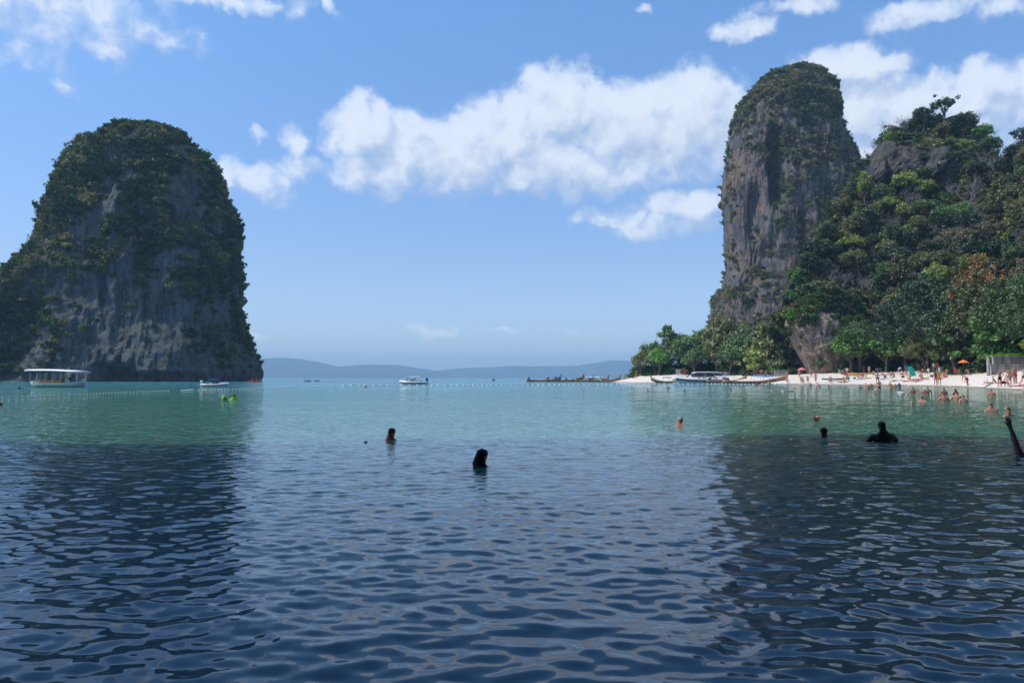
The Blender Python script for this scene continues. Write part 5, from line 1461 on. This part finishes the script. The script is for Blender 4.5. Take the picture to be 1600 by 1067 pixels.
# --- canopy tour boat at the left
def tour_boat():
    p = sea(89, 605.2); e = empty("tour_boat", p, R(180) - R(4)); k = 93 / F * p.y / 7.2; e.scale = (k, k, k)
    tag(e, "white-roofed open tour boat with orange life vests moored before the islet", "boat")
    hl = hull_mb(6.6, 2.0, .25, .55, .22, bow_len=.3).build("hull", M_cream, e, True)
    strip(6.6, 2.0, .46, .58, .02, .98, .3, .06, rise=.22).build("rubbing_strake", M_white, hl)
    r_ = MB(); rings = []
    for i in range(11):
        x = -3.55 + 7.15 * i / 10; w_ = 1.1 if 0 < i < 10 else .85; z = 1.83 + .10 * math.sin(math.pi * i / 10) + .02 * i
        rings.append([(x, -w_, z - .10), (x, -w_, z + .04), (x, -w_ * .6, z + .14), (x, 0, z + .17), (x, w_ * .6, z + .14), (x, w_, z + .04), (x, w_, z - .10), (x, 0, z - .03)])
    r_.loft(rings); r_.build("roof", M_white, e, True)
    for x in (-3.0, -2.0, -1.0, 0.0, .9, 1.9, 2.8):
        for y in (-.9, .9):
            MB().tube([(x, y, .5), (x, y, 1.80)], .022, 5).build("roof_post", M_steel, e)
    for i in range(9):
        x = -.75 + i * .29
        v = MB(); v.loft([[(x - .09 * k_, -.86 - .05 * k_, z), (x + .09 * k_, -.86 - .05 * k_, z), (x + .09 * k_, -.74, z), (x - .09 * k_, -.74, z)] for z, k_ in ((.52, .8), (.66, 1.2), (.82, 1.1), (.93, .5))])
        v.build("life_vest", M_orange, e)
        v2 = v.mesh("life_vest", M_orange); o = link(bpy.data.objects.new("life_vest", v2), e); o.location = (.05, 1.58, .02)
    for i in range(4):
        MB().box((-.4 + i * .75, 0, .58), (.3, 1.5, .06)).build("bench", M_white, e)
    MB().box((-1.25, .0, .78), (.35, .5, .6), taper=.8).build("helm_console", M_white, e)
    MB().tube([(-1.5, 0, 1.0), (-1.55, .02, 1.0)], [.19, .19], 12).build("steering_wheel", M_black, e)
    MB().ball((2.5, -.5, .72), (.14, .3, .14)).build("fender", M_white, e)
    outboard(e, -3.35, .35, M_white, .9)
    MB().tube([(-3.3, 0, .45), (-4.4, 0, .02)], .012, 4).build("mooring_line", M_rope, e)
tour_boat()
# --- small open speedboat in front of the islet
def small_speedboat(px, wl, wpx, L, rz, label, canopy, top, motor, seats=True):
    p = sea(px, wl); e = empty("speedboat", p, rz); k = wpx / F * p.y / L; e.scale = (k, k, k)
    tag(e, label, "boat")
    hl = hull_mb(L, 2.0, .25, .58, .30, bow_len=.5, tip=.03).build("hull", M_white, e, True)
    strip(L, 2.0, .28, .40, .02, .96, .5, .03, rise=.25).build("hull_stripe", M_black if canopy is None else M_navy, hl)
    d = MB(); d.loft([[(x, -w_, z), (x, w_, z), (x, w_ * .7, z + h_), (x, -w_ * .7, z + h_)] for x, w_, z, h_ in ((L * .02, .8, .52, .16), (L * .2, .75, .58, .2), (L * .36, .45, .7, .12), (L * .46, .12, .82, .03))])
    d.build("foredeck", M_white, e)
    g_ = MB(); g_.loft([[(L * .02, -.75, .72), (L * .16, -.68, .72), (L * .14, -.68, .76), (L * .0, -.75, .76)], [(L * -.06, -.6, 1.1), (L * -.02, -.55, 1.12), (L * -.03, -.55, 1.15), (L * -.07, -.6, 1.13)], [(L * -.06, .6, 1.1), (L * -.02, .55, 1.12), (L * -.03, .55, 1.15), (L * -.07, .6, 1.13)], [(L * .02, .75, .72), (L * .16, .68, .72), (L * .14, .68, .76), (L * .0, .75, .76)]])
    g_.build("windscreen", M_tglass, e)
    MB().box((-L * .12, 0, .62), (.5, 1.3, .3)).build("seat", M_white, e); MB().box((-L * .3, 0, .6), (.45, 1.5, .26)).build("seat", M_navy, e)
    if top == 'bimini':
        awning(-L * .22, L * .12, 1.7, 1.55, .10).build("bimini_top", canopy, e)
        for x in (-L * .2, L * .1):
            for y in (-.8, .8): MB().tube([(x * .7, y, .6), (x, y * .95, 1.46)], .018, 5).build("bimini_pole", M_steel, e)
    else:
        h_ = MB(); h_.loft([[(x, -w_, z), (x, w_, z), (x, w_ * .9, z + .09), (x, -w_ * .9, z + .09)] for x, w_, z in ((L * .17, .55, 1.36), (L * .1, .78, 1.5), (-L * .1, .82, 1.56), (-L * .24, .8, 1.50))])
        h_.build("hardtop", M_white, e)
        for s in (-1, 1):
            MB().tube([(L * .26, s * .6, .75), (L * .16, s * .6, 1.40)], .05, 5).build("hardtop_pillar", M_white, e)
            MB().tube([(-L * .02, s * .8, .6), (-L * .10, s * .76, 1.55)], .05, 5).build("hardtop_pillar", M_white, e)
        w2 = MB(); w2.loft([[(L * .25, -.55, .8), (L * .25, .55, .8), (L * .24, .55, .8), (L * .24, -.55, .8)], [(L * .165, -.52, 1.38), (L * .165, .52, 1.38), (L * .155, .52, 1.38), (L * .155, -.52, 1.38)]]); w2.build("cabin_glass", M_tglass, e)
    outboard(e, -L * .5 - .05, .35, motor, 1.25, tilt=-.6)
    MB().tube([(L * .22, -.6, .72), (L * .3, -.5, .95), (L * .45, -.12, 1.02), (L * .45, .12, 1.02), (L * .3, .5, .95), (L * .22, .6, .72)], .015, 5).build("bow_rail", M_steel, e)
    return e
small_speedboat(336, 604.3, 43, 5.6, R(-3), "small white motorboat with a blue awning moored before the islet's right side", M_navy, 'bimini', M_white)
small_speedboat(645.5, 600.6, 43, 5.6, R(176), "white cabin motorboat with dark outboard moored alone in the middle of the bay", None, 'hardtop', M_black)
# --- big speedboat nosed up to the beach
def big_speedboat():
    px = 1090; D = shoreD(px) - 1.5; p = P(px, 590, D); p.z = 0; L = 10.4; e = empty("speedboat", p, R(178)); k = 80 / F * D / L; e.scale = (k, k, k)
    tag(e, "large white excursion speedboat with long canopy and dark hull stripe at the beach", "boat")
    hl = hull_mb(L, 2.9, .35, .85, .62, bow_len=.5, tip=.02, n=20).build("hull", M_white, e, True)
    strip(L, 2.9, .35, .66, .05, .93, .5, .02, rise=.5, n=18).build("hull_stripe", M_black, hl)
    d = MB(); d.loft([[(x, -w_, z), (x, w_, z), (x, w_ * .75, z + h_), (x, -w_ * .75, z + h_)] for x, w_, z, h_ in ((.6, 1.25, .82, .28), (2.0, 1.15, .92, .32), (3.4, .7, 1.12, .2), (4.7, .15, 1.42, .04))]); d.build("foredeck", M_white, e)
    c = MB(); c.loft([[(x, -w_, z), (x, -w_, z + .1), (x, -w_ * .8, z + .17), (x, w_ * .8, z + .17), (x, w_, z + .1), (x, w_, z)] for x, w_, z in ((1.1, .9, 1.95), (.5, 1.2, 2.08), (-2, 1.3, 2.12), (-4.9, 1.25, 2.02))]); c.build("canopy", M_white, e, True)
    g_ = MB(); g_.loft([[(2.5, -.9, 1.12), (2.5, .9, 1.12), (2.42, .9, 1.1), (2.42, -.9, 1.1)], [(1.1, -.85, 1.95), (1.1, .85, 1.95), (1.02, .85, 1.95), (1.02, -.85, 1.95)]]); g_.build("windscreen", M_tglass, e)
    for s in (-1, 1):
        for j in range(5):
            x = 1.0 - j * 1.15
            q = MB(); q.box((x - .55, s * 1.19, 1.5), (1.0, .03, .62)); q.build("side_window", M_tglass, e)
        for x in (1.0, -1.3, -3.2, -4.8): MB().tube([(x, s * 1.22, .8), (x, s * 1.22, 2.0)], .035, 5).build("canopy_post", M_white, e)
    for j in range(4): MB().box((-.3 - j * 1.1, 0, .95), (.5, 2.0, .35)).build("bench", M_white, e)
    for y in (-.5, .5):
        o = outboard(e, -L * .5 - .1, .5, M_white, 1.4); o.location.y = y
    MB().tube([(2.6, -.95, 1.2), (3.4, -.72, 1.55), (4.9, -.1, 1.85), (4.9, .1, 1.85), (3.4, .72, 1.55), (2.6, .95, 1.2)], .02, 5).build("bow_rail", M_steel, e)
big_speedboat()
# --- longtail boats
def longtail(px, D, wpx, rz, label, tarp=None, cover=(.1, .6), L=11.0, wood=None, z=0.0):
    p = P(px, 590, D); p.z = z; e = empty("longtail_boat", p, rz); k = wpx / F * D / L; e.scale = (k, k, k)
    tag(e, label, "boat", "longtail boats drawn up at the spit")
    hl = hull_mb(L, 1.9, .25, .55, 1.35, .35, bow_len=.62, tip=.05, n=20, flare=.8, full=.45).build("hull", wood or M_wood, e, True)
    MB().loft([[(x, -.05, z0), (x, .05, z0), (x, .05, z1), (x, -.05, z1)] for x, z0, z1 in ((L * .46, 1.1, 1.75), (L * .5, 1.5, 2.25), (L * .52, 2.0, 2.75))]).build("prow_post", wood or M_wood, e)
    MB().tube([(L * .5, 0, 2.0), (L * .497, 0, 2.16), (L * .49, .08, 1.75)], [.09, .10, .02], 6).build("prow_ribbon", M_ribbon, e)
    for t in (-.3, -.1, .1, .27): MB().box((L * t, 0, .5), (.28, 1.5, .05)).build("thwart", M_wood2, e)
    if tarp:
        x0 = -L / 2 + L * cover[0]; x1 = -L / 2 + L * cover[1]
        awning(x0, x1, 1.8, 1.72, .2).build("awning", tarp, e)
        for x in (x0 + .1, (x0 + x1) / 2, x1 - .1):
            for y in (-.75, .75): MB().tube([(x, y, .5), (x, y, 1.58)], .025, 5).build("awning_pole", M_wood2, e)
    en = MB(); en.box((-L * .44, 0, .95), (.75, .45, .4)); en.tube([(-L * .44, 0, .8), (-L * .44, 0, .55)], .08, 6); en.build("engine", M_black, e)
    MB().tube([(-L * .44 - .3, 0, .9), (-L * .5 - 2.2, .2, .35)], .03, 5).build("propeller_shaft", M_steel, e)
    return e
longtail(1180, shoreD(1180) - 2.5, 102, R(4), "long wooden longtail boat with blue awning and tall prow at the beach", M_blue, (.45, .76), 13.0, M_wood2)
longtail(1136, shoreD(1136) + 3.5, 64, R(6), "dark longtail boat with pale awning behind the big speedboat's stern", plain("pale_tarp", (.5, .55, .6), .8), (.2, .7), 10)
longtail(1040, shoreD(1040) - 1, 46, R(176), "longtail boat under a navy tarpaulin left of the big speedboat", M_navy, (.15, .6), 9, M_wood2)
longtail(850, 246, 54, R(4), "outermost dark longtail boat off the spit", None, L=11)
longtail(882, 238, 60, R(6), "second longtail boat off the spit, with blue tarpaulin", M_blue, (.2, .55), 12)
longtail(905, 250, 46, R(2), "third longtail boat off the spit, tucked behind the second", None, L=11)
longtail(925, 236, 54, R(8), "fourth longtail boat off the spit, with white awning", M_white, (.3, .6), 12, M_wood2)
longtail(944, 230, 52, R(5), "reddish longtail boat second from the sand of the spit", M_white, (.15, .45), 11)
longtail(960, 222, 44, R(7), "longtail boat with its prow against the sand of the spit", None, L=10, wood=M_wood2)
# crews and flags on the outer longtails
for i, (px, D, c, lab) in enumerate(((826, 244, 'black', "figure at the stern of the outermost longtail boat"), (857, 236, 'yellow', "standing figure in yellow on the second longtail boat"), (868, 237, 'navy', "seated figure in navy amidships of the second longtail boat"),
                             (873, 236, 'blue', "seated figure in blue on the second longtail boat"), (912, 236, 'red', "figure in red on the fourth longtail boat"), (920, 235, 'white', "figure in white on the fourth longtail boat"),
                             (927, 230, 'orange', "figure in orange on the reddish longtail boat"), (931, 231, 'pink', "figure in pink on the reddish longtail boat"), (938, 229, 'red', "figure in red by the prow of the reddish longtail boat"), (951, 222, 'green', "figure in green on the longtail boat against the sand"))):
    p = P(px, 590, D); p.z = .35
    person(p, 'stand' if i in (1, 4, 6, 8) else 'sit', 120 + 17 * i, lab, s=1.0, skin='tan', hair='black', top='shirt', tcol=c, bottom='shorts', bcol='navy', group="people aboard the longtail boats")
# --- distant craft
def tiny_boat(px, wl, wpx, label, mat, rz, crew):
    p = sea(px, wl) if wl > 594 else P(px, 590, crew[0]); p.z = 0
    e = empty("motorboat", p, rz); L = 5.0; k = wpx / F * p.y / L; e.scale = (k, k, k); tag(e, label, "boat")
    hl = hull_mb(L, 1.8, .2, .6, .5, bow_len=.5).build("hull", mat, e, True)
    awning(-1.2, .8, 1.4, 1.7, .1).build("awning", M_navy if mat is M_black else M_white, e)
    for x in (-1.1, .7):
        for y in (-.6, .6): MB().tube([(x, y, .5), (x, y, 1.6)], .03, 5).build("awning_pole", M_steel, e)
    outboard(e, -L * .5, .4, M_black, 1.2)
tiny_boat(771, 593.5, 11, "tiny dark boat coming head-on near the horizon", M_black, R(-100), (330,))
tiny_boat(481, 595.6, 10, "tiny motorboat with pale yellow awning, left one of a far pair", M_wood, R(10), (260,))
tiny_boat(495, 595.6, 8, "tiny low dark boat, right one of a far pair", M_black, R(170), (260,))
def kayak(name, loc, rz, L, mat, label, group=None, crew=False, tilt=0.0):
    e = empty(name, loc, rz); e.rotation_euler.y = tilt; tag(e, label, "kayak", group)
    rings = []
    for i in range(15):
        t = i / 14; w_ = .36 * math.sin(math.pi * min(max(t, .02), .98)) ** .6; x = -L / 2 + L * t; r_ = .14 * abs(2 * t - 1) ** 3
        rings.append([(x, -w_, .2 + r_), (x, -w_ * .7, .03 + r_), (x, 0, 0 + r_), (x, w_ * .7, .03 + r_), (x, w_, .2 + r_), (x, w_ * .6, .27 + r_), (x, 0, .25 + r_ if abs(2 * t - 1) > .5 else .17), (x, -w_ * .6, .27 + r_)])
    MB().loft(rings).build("hull", mat, e, True)
    for x in (-.8, .6):
        MB().box((x, 0, .24), (.5, .42, .06)).build("seat", M_black, e)
    return e
p = P(399, 590, 205); p.z = 0
kayak("kayak", p, R(2), 3.7, M_red, "orange-red kayak with three paddlers at the islet's right tip")
for i, dx in enumerate((-7, 1, 8)):
    q = P(399 + dx * .8, 590, 205); q.z = .12
    person(q, 'sit', 90, ("left", "middle", "right")[i] + " paddler in an orange vest on the far kayak", s=.8, skin='tan', hair='brown' if i else 'fair', top='shirt', tcol='orange', bottom='shorts', bcol='black', group="paddlers on the kayak")

# --- swimming-area ropes with white floats
FLO = MB().ball((0, 0, 0), (.17, .11, .11), 8, 6).mesh("float", M_buoyw, True)
def float_line(pts_px, label, spacing, fs=1.0):
    pts = [sea(a, b_) for a, b_ in pts_px]
    e = empty("float_line", (pts[0].x, pts[0].y, 0)); tag(e, label, "float line", "rope lines of white floats")
    org = Vector((pts[0].x, pts[0].y, 0))
    # even steps along the line, slightly wavering
    cum = [0]
    for i in range(1, len(pts)): cum.append(cum[-1] + (pts[i] - pts[i - 1]).length)
    def at(s):
        i = max(0, min(len(cum) - 2, int(np.searchsorted(cum, s)) - 1)); t = (s - cum[i]) / max(1e-6, cum[i + 1] - cum[i]); return pts[i].lerp(pts[i + 1], t)
    rp = []; s = 0; rr = random.Random(3)
    while s < cum[-1]:
        q = at(s) - org; q.y += .12 * math.sin(s * .7); q.z = .03
        o = link(bpy.data.objects.new("float", FLO), e); o.location = q + Vector((0, 0, .015)); o.scale = (fs, fs, fs); o.rotation_euler = (0, 0, math.atan2((pts[-1] - pts[0]).y, (pts[-1] - pts[0]).x) + rr.uniform(-.4, .4))
        rp.append(q); s += spacing * rr.uniform(.85, 1.12)
    MB().tube(rp, .018 * fs, 4).build("rope", M_rope, e)
float_line([(-40, 623.6), (0, 622), (60, 620), (130, 617), (200, 613.5), (264, 611)], "rope of white floats from the left edge past the tour boat", .55, .38)
float_line([(284, 611.2), (300, 610), (330, 610), (400, 607.8), (470, 605.6), (522, 603.2)], "rope of white floats in front of the small motorboat, reaching towards the open bay", .62, .55)
float_line([(536, 602.9), (620, 602.7), (700, 602.6), (800, 601.6), (900, 601.0), (1000, 600.4), (1110, 600.0), (1222, 601.2)], "longest rope of white floats across the mid bay to the longtail boats", 1.05)
def buoy(px, wl, r, mat, label, squash=1.0):
    p = sea(px, wl); e = empty("mooring_buoy", p); tag(e, label, "buoy", "small buoys in the bay")
    MB().ball((0, 0, r * .35), (r * squash, r, r), 12, 8).build("float_body", mat, e, True)
    MB().tube([(0, 0, r * 1.2), (0, 0, r * 1.6)], r * .18, 6).build("eyelet", M_rope, e)
buoy(29.5, 607.5, .17, M_dblue, "dark blue buoy left of the tour boat")
buoy(136, 602.6, .18, M_blue, "light blue elongated buoy behind the tour boat's stern", 1.8)
buoy(296.5, 604.8, .15, M_dblue, "dark blue buoy left of the small motorboat")
buoy(309, 600, .14, M_blue, "tiny blue buoy just behind the small motorboat")
buoy(616.5, 600.8, .14, M_grn, "tiny green buoy left of the cabin motorboat")
buoy(571, 604.8, .16, M_red, "small red buoy beyond the float rope in mid bay")
buoy(571.5, 691.5, .02, M_black, "small black float left of the two nearest middle bathers", 1.4)
buoy(1167, 606.8, .10, M_buoyw, "white ball float in front of the longtail boat's blue awning")
buoy(1419.5, 602.8, .11, M_buoyw, "white beach ball at the waterline below the teal board")
buoy(1223, 611.5, .07, M_buoyw, "white float in the middle of the line held by two bathers", 2.0)
q0, q1 = sea(1207, 611.3), sea(1241, 611.3)
ln = MB().tube([q0 + Vector((0, 0, .03)), q0.lerp(q1, .5) + Vector((0, -.1, .02)), q1 + Vector((0, 0, .03))], .03, 5).build("floating_line", M_rope); tag(ln, "thin pale line stretched between two bathers", "rope")
p = sea(350.5, 626.5)
e = empty("drum_float", p); tag(e, "upright lime green drum float beside the vest-wearing bather", "float")
MB().loft([[(.13 * k_ * math.cos(a), .13 * k_ * math.sin(a), z * .5) for a in [i * math.pi / 6 for i in range(12)]] for z, k_ in ((-.15, .9), (-.05, 1), (.42, 1), (.5, .9), (.52, .5))]).build("drum", M_lime, e, True)
MB().tube([(.132 * math.cos(a), .132 * math.sin(a), .1) for a in [i * math.pi / 6 for i in range(13)]], .02, 4).build("band", M_black, e)

# ------------------------------------------------------------------ walls
cm_, b = new_mat("weathered_concrete")
gp = b.n('ShaderNodeNewGeometry').outputs['Position']
n1 = b.noise(b.v('MULTIPLY', gp, (1, 1, .25)), 1.1, 5, .65); n2 = b.noise(gp, 9, 4, .6)
c = b.mix(b.rng(n1, .4, .62), (0.23, 0.225, 0.215), (0.46, 0.45, 0.43)); c = b.mix(b.rng(n2, .55, .7, 0, .35), c, (.14, .135, .12))
finish(cm_, b, pbsdf(b, c, .9, spec=.2, bump=n2, bstr=.4, bdist=.05)); M_conc = cm_
def wall(x0, x1, top, bot, label, D=None, pan=14, mat=None, th=.4, rough=False, name="concrete_wall"):
    """panels px wide, each its own piece, with recessed joints and a coping"""
    rr = random.Random(int(x0)); xm = (x0 + x1) / 2
    Dm = D or shoreD(xm) + interp(xm, BK_PX, BK_DD) + .3
    mid = P(xm, 590, Dm); mid.z = 0; e = empty(name, mid); tag(e, label, "wall")
    n = max(1, round((x1 - x0) / pan)); w_ = (x1 - x0) / n
    for i in range(n):
        a = P(x0 + i * w_, top, Dm); c_ = P(x0 + (i + 1) * w_, top, Dm); bz = P(x0, bot, Dm).z - .6
        tz = a.z + (rr.uniform(-.25, .1) if rough else 0)
        W = c_.x - a.x
        m_ = MB().box((W / 2, th / 2 + (rr.uniform(-.06, .06) if rough else .0), (tz + bz) / 2), (W - .05, th, tz - bz), rz=rr.uniform(-.01, .01), taper=.99)
        o = m_.build("panel", mat or M_conc, e); o.location = (a.x - mid.x, 0, 0)
    if not rough:
        a = P(x0, top, Dm); c_ = P(x1, top, Dm)
        MB().box(((a.x + c_.x) / 2 - mid.x, th / 2, a.z + .06), (c_.x - a.x + .1, th + .12, .1)).build("coping", mat or M_conc, e)
        MB().box(((a.x + c_.x) / 2 - mid.x, th / 2 + .06, (a.z + P(x0, bot, Dm).z) / 2 - .3), (c_.x - a.x - .1, th - .16, a.z - P(x0, bot, Dm).z + .4)).build("joint_core", M_dark, e)
    return e, Dm
M_dark = plain("dark_joint", (.06, .058, .05), .9, .2)
M_pale = plain("pale_render", (.5, .49, .45), .9, .18, 1.2)
M_rubble = plain("grey_rubble", (.27, .26, .25), .95, .35, 1.5)
Dw = shoreD(1580) + 26.5
wall(1549, 1650, 570.5, 582, "lower tier of the concrete sea wall at the right edge", Dw, 17)
wall(1552, 1650, 557.5, 571.5, "upper tier of the concrete sea wall at the right edge", Dw + 1.0, 14)
wall(1543.5, 1547, 557.5, 583, "single upright concrete post at the left end of the two-tier wall", Dw - .4, 10, name="concrete_post")
wall(1468, 1499, 575, 586.5, "pale wall behind the people sitting in the shade", None, 15, M_pale)
wall(1369, 1412, 576, 584, "pale low wall left of the teal board", None, 14, M_pale)
wall(1420, 1462, 577, 584, "shaded grey wall behind the teal board", None, 10, M_rubble)
wall(1311, 1348, 575.5, 585, "rough grey wall right of the pale outcrop", None, 9, M_rubble, rough=True)
wall(1210, 1250, 579, 588, "grey wall between the outcrop and the longtail prow", None, 9, M_rubble)
wall(1178, 1208, 573.5, 588, "taller rough stone wall behind the blue awnings", None, 7, M_rubble, rough=True)
wall(1132, 1177, 580, 588, "low rubble wall behind the longtail boats", None, 6, M_rubble, rough=True)
wall(1056, 1077, 577.5, 587, "small whitish wall on the spit", None, 7, M_pale)
# bright green bank above the two-tier wall
bk = []
for i in range(14):
    px = 1553 + i * 12; row = []
    for j in range(6):
        D = Dw + 1.6 + j * 1.2; q = P(px, 590, D); q.z = P(1580, 557.5, Dw + 1).z - .1 + j * .35 * min(1, i / 2.5); row.append(tuple(q))
    bk.append(row)
BK = np.array(bk); ix = np.arange(14 * 6).reshape(14, 6)
fs = np.stack([ix[:-1, :-1], ix[1:, :-1], ix[1:, 1:], ix[:-1, 1:]], -1).reshape(-1, 4)
tag(link(bpy.data.objects.new("grassy_bank", mesh_np("grassy_bank", BK.reshape(-1, 3), fs, plain("bank_soil", (.06, .09, .03), .95, .3), True))), "bright green bank above the concrete wall", "bank", kind='structure')
rs = np.random.RandomState(4); k_ = rs.randint(0, 84, 520); pp = BK.reshape(-1, 3)[k_] + rs.normal(0, .45, (520, 3)) * [1.4, 1, .05]
pp = pp[pp[:, 1] > Dw + 1.7]
scatter("creeper_cover", pp, [(0, -.3, 1)] * len(pp), rs.uniform(.35, .75, len(pp)), [(0.16, 0.30, 0.03)] * len(pp), S1, 3, 1.0, "bright yellow-green creeper on the bank above the concrete wall", "plants")

# ------------------------------------------------------------------ beach gear
def sandp(px, py, dz=0.0): q = on_sand(px, py); q.z += dz; return q
kayak("kayak", sandp(1306, 594.5, .12), R(18), 6.0, M_grn, "long green kayak drawn up on the sand", "kayaks on the sand", tilt=-.03)
kayak("kayak", sandp(1330, 586.5, .05), R(8), 4.2, M_red, "red kayak lying behind the green one", "kayaks on the sand")
kayak("kayak", sandp(1347, 585.5, .05), R(6), 4.4, M_yel, "bright yellow kayak against the rough wall", "kayaks on the sand")
kayak("kayak", sandp(1339, 587, .05), R(2), 3.6, M_yel, "second yellow kayak half hidden left of the bright one", "kayaks on the sand")
e = empty("board", sandp(1427.5, 587.5)); tag(e, "big teal board leaning upright among the sunbathers", "board")
mb = MB(); mb.loft([[(-.45, -.04, 0), (.45, -.04, 0), (.45, .04, 0), (-.45, .04, 0)], [(-.62, .25, .9), (.28, .25, .9), (.28, .33, .9), (-.62, .33, .9)], [(-.85, .5, 1.62), (.0, .5, 1.66), (.0, .58, 1.66), (-.85, .58, 1.62)]]); mb.build("panel", M_teal, e)
MB().tube([(-.1, .6, 1.2), (.1, 1.3, 0)], .03, 5).build("prop", M_wood, e)
def parasol(px, py, r, h_, mat, label, tilt=0):
    e = empty("parasol", sandp(px, py)); tag(e, label, "umbrella", "parasols on the beach")
    n = 10; c = MB()
    for k in range(n):
        a0 = 2 * math.pi * k / n; a1 = 2 * math.pi * (k + 1) / n
        c.add([(0, 0, h_), (r * .55 * math.cos(a0), r * .55 * math.sin(a0), h_ - .22), (r * .55 * math.cos(a1), r * .55 * math.sin(a1), h_ - .22), (r * math.cos(a0), r * math.sin(a0), h_ - .5), (r * math.cos(a1), r * math.sin(a1), h_ - .5)], [(0, 1, 2), (1, 3, 4, 2)])
    o = c.build("canopy", mat, e); sm_ = o.modifiers.new("t", 'SOLIDIFY'); sm_.thickness = .02; o.rotation_euler.y = tilt
    MB().tube([(0, 0, -.1), (0, 0, h_)], .025, 6).build("pole", M_steel, e)
M_pinkc = plain("pink_canvas", (.6, .16, .2), .85, .12)
M_orc = plain("orange_canvas", (.7, .2, .03), .85, .12)
parasol(1253, 589, .95, 1.9, M_pinkc, "pink parasol at the foot of the outcrop")
parasol(1449.5, 580.5, .75, 2.1, M_red, "red-orange parasol in the shade behind the sunbathers")
parasol(1506, 584, .8, 2.2, M_orc, "orange parasol in the deep shade under the great tree")
def towel(px, py, w_, l_, rz, mat, label):
    rr = random.Random(int(px)); q = sandp(px, py, .05); n, m_ = 8, 5; vs = []
    for i in range(n + 1):
        for j in range(m_ + 1): vs.append(((i / n - .5) * l_, (j / m_ - .5) * w_, .03 + .03 * math.sin(i * 1.3 + j) + rr.uniform(0, .015)))
    mb = MB(); b0 = [(i * (m_ + 1) + j, (i + 1) * (m_ + 1) + j, (i + 1) * (m_ + 1) + j + 1, i * (m_ + 1) + j + 1) for i in range(n) for j in range(m_)]
    mb.add(vs, b0); o = mb.build("towel", mat, loc=q); o.rotation_euler.z = rz; sm_ = o.modifiers.new("t", 'SOLIDIFY'); sm_.thickness = .015
    tag(o, label, "towel", "towels on the sand")
M_pinkt = plain("pink_towel", (.7, .25, .32), .95, .1); M_whitet = plain("white_towel", (.75, .75, .72), .95, .06); M_bluet = plain("blue_towel", (.1, .2, .5), .95, .1)
for a_ in ((1386, 586, 1.0, 3.0, .1, M_pinkt, "pink cloth spread up the sand behind the lone man"), (1392, 584, .9, 1.8, -.1, M_pinkt, "smaller pink towel beyond the long pink cloth"),
           (1400, 594.5, 1.0, 2.6, .25, M_whitet, "white towel left of the front sunbathers"), (1434, 595.8, 1.0, 2.0, .1, M_pinkt, "red-pink towel under a front sunbather"), (1343, 592.6, .9, 1.9, .2, M_whitet, "white towel under the sunbathers right of the kayaks"),
           (1547, 601.6, .9, 2.0, .1, M_whitet, "white towel under the flat sunbather at the right"), (1381, 592, .9, 2.2, .2, M_bluet, "blue towel right of the lone man"), (1474, 592, .9, 1.8, .1, M_whitet, "white towel under the reclining person right of the towel pair")):
    towel(*a_)
# thatched stall roof behind the pale wall
q = P(1484, 590, shoreD(1484) + 31); q.z = 1.2; e = empty("thatched_stall", q); tag(e, "low straw-roofed stall behind the pale wall", "stall")
M_thatch = plain("thatch", (.42, .33, .18), .95, .3, 8)
MB().loft([[(-1.6, -1.1, 1.45), (1.6, -1.1, 1.45), (1.6, 1.1, 1.45), (-1.6, 1.1, 1.45)], [(-.8, -.1, 2.15), (.8, -.1, 2.15), (.8, .1, 2.15), (-.8, .1, 2.15)]]).build("roof", M_thatch, e)
for x in (-1.3, 1.3):
    for y in (-.9, .9): MB().tube([(x, y, -.3), (x, y, 1.5)], .06, 6).build("post", M_wood, e)
# beach bags and litter of small gear
BG = MB().loft([[(a * .2 * k_, b_ * .13 * k_, z) for a, b_ in ((-1, -1), (1, -1), (1, 1), (-1, 1))] for z, k_ in ((0, .9), (.1, 1.1), (.25, 1), (.33, .5))])
for i, (px, py, cc_, lab) in enumerate(((1411, 590, 'black', "black bag by the crouching person in dark red"), (1456, 589, 'navy', "navy bag behind the towel pair"), (1478, 590, 'red', "red bag by the reclining pink-skinned person"), (1383, 590, 'navy', "navy bag on the sand right of the lone man"),
                            (1352, 588, 'white', "white bag below the yellow kayaks"), (1568, 600, 'black', "black bag between the two women at the right"), (1335, 592, 'blue', "blue bag right of the kayaks"), (1438, 588, 'black', "black bag in the tree shade by the sunbathers"))):
    e = empty("beach_bag", sandp(px, py)); tag(e, lab, "bag", "bags on the sand")
    o = link(bpy.data.objects.new("bag_body", BG.mesh("bag_body", M_cloth)), e); o.color = (*CLOTH[cc_], 1)
    o = MB().tube([(-.1, 0, .3), (-.06, 0, .42), (.06, 0, .42), (.1, 0, .3)], .012, 4).build("handle", M_cloth, e); o.color = (*CLOTH[cc_], 1)
# ------------------------------------------------------------------ haze
hm = bpy.data.materials.new("haze"); hm.use_nodes = True; hm.node_tree.nodes.clear()
b = NB(hm.node_tree)
pvv = b.n('ShaderNodeVolumePrincipled')
pvv.inputs['Color'].default_value = (0.46, 0.75, 1.0, 1)
pvv.inputs['Density'].default_value = 0.00022
pvv.inputs['Anisotropy'].default_value = 0.1
oo = b.n('ShaderNodeOutputMaterial'); hm.node_tree.links.new(pvv.outputs[0], oo.inputs['Volume'])
hb = MB().box((0, 3950, 98), (19000, 8900, 205))
hz = hb.build("haze", hm)
tag(hz, "thin blue sea haze", "haze", kind='stuff')
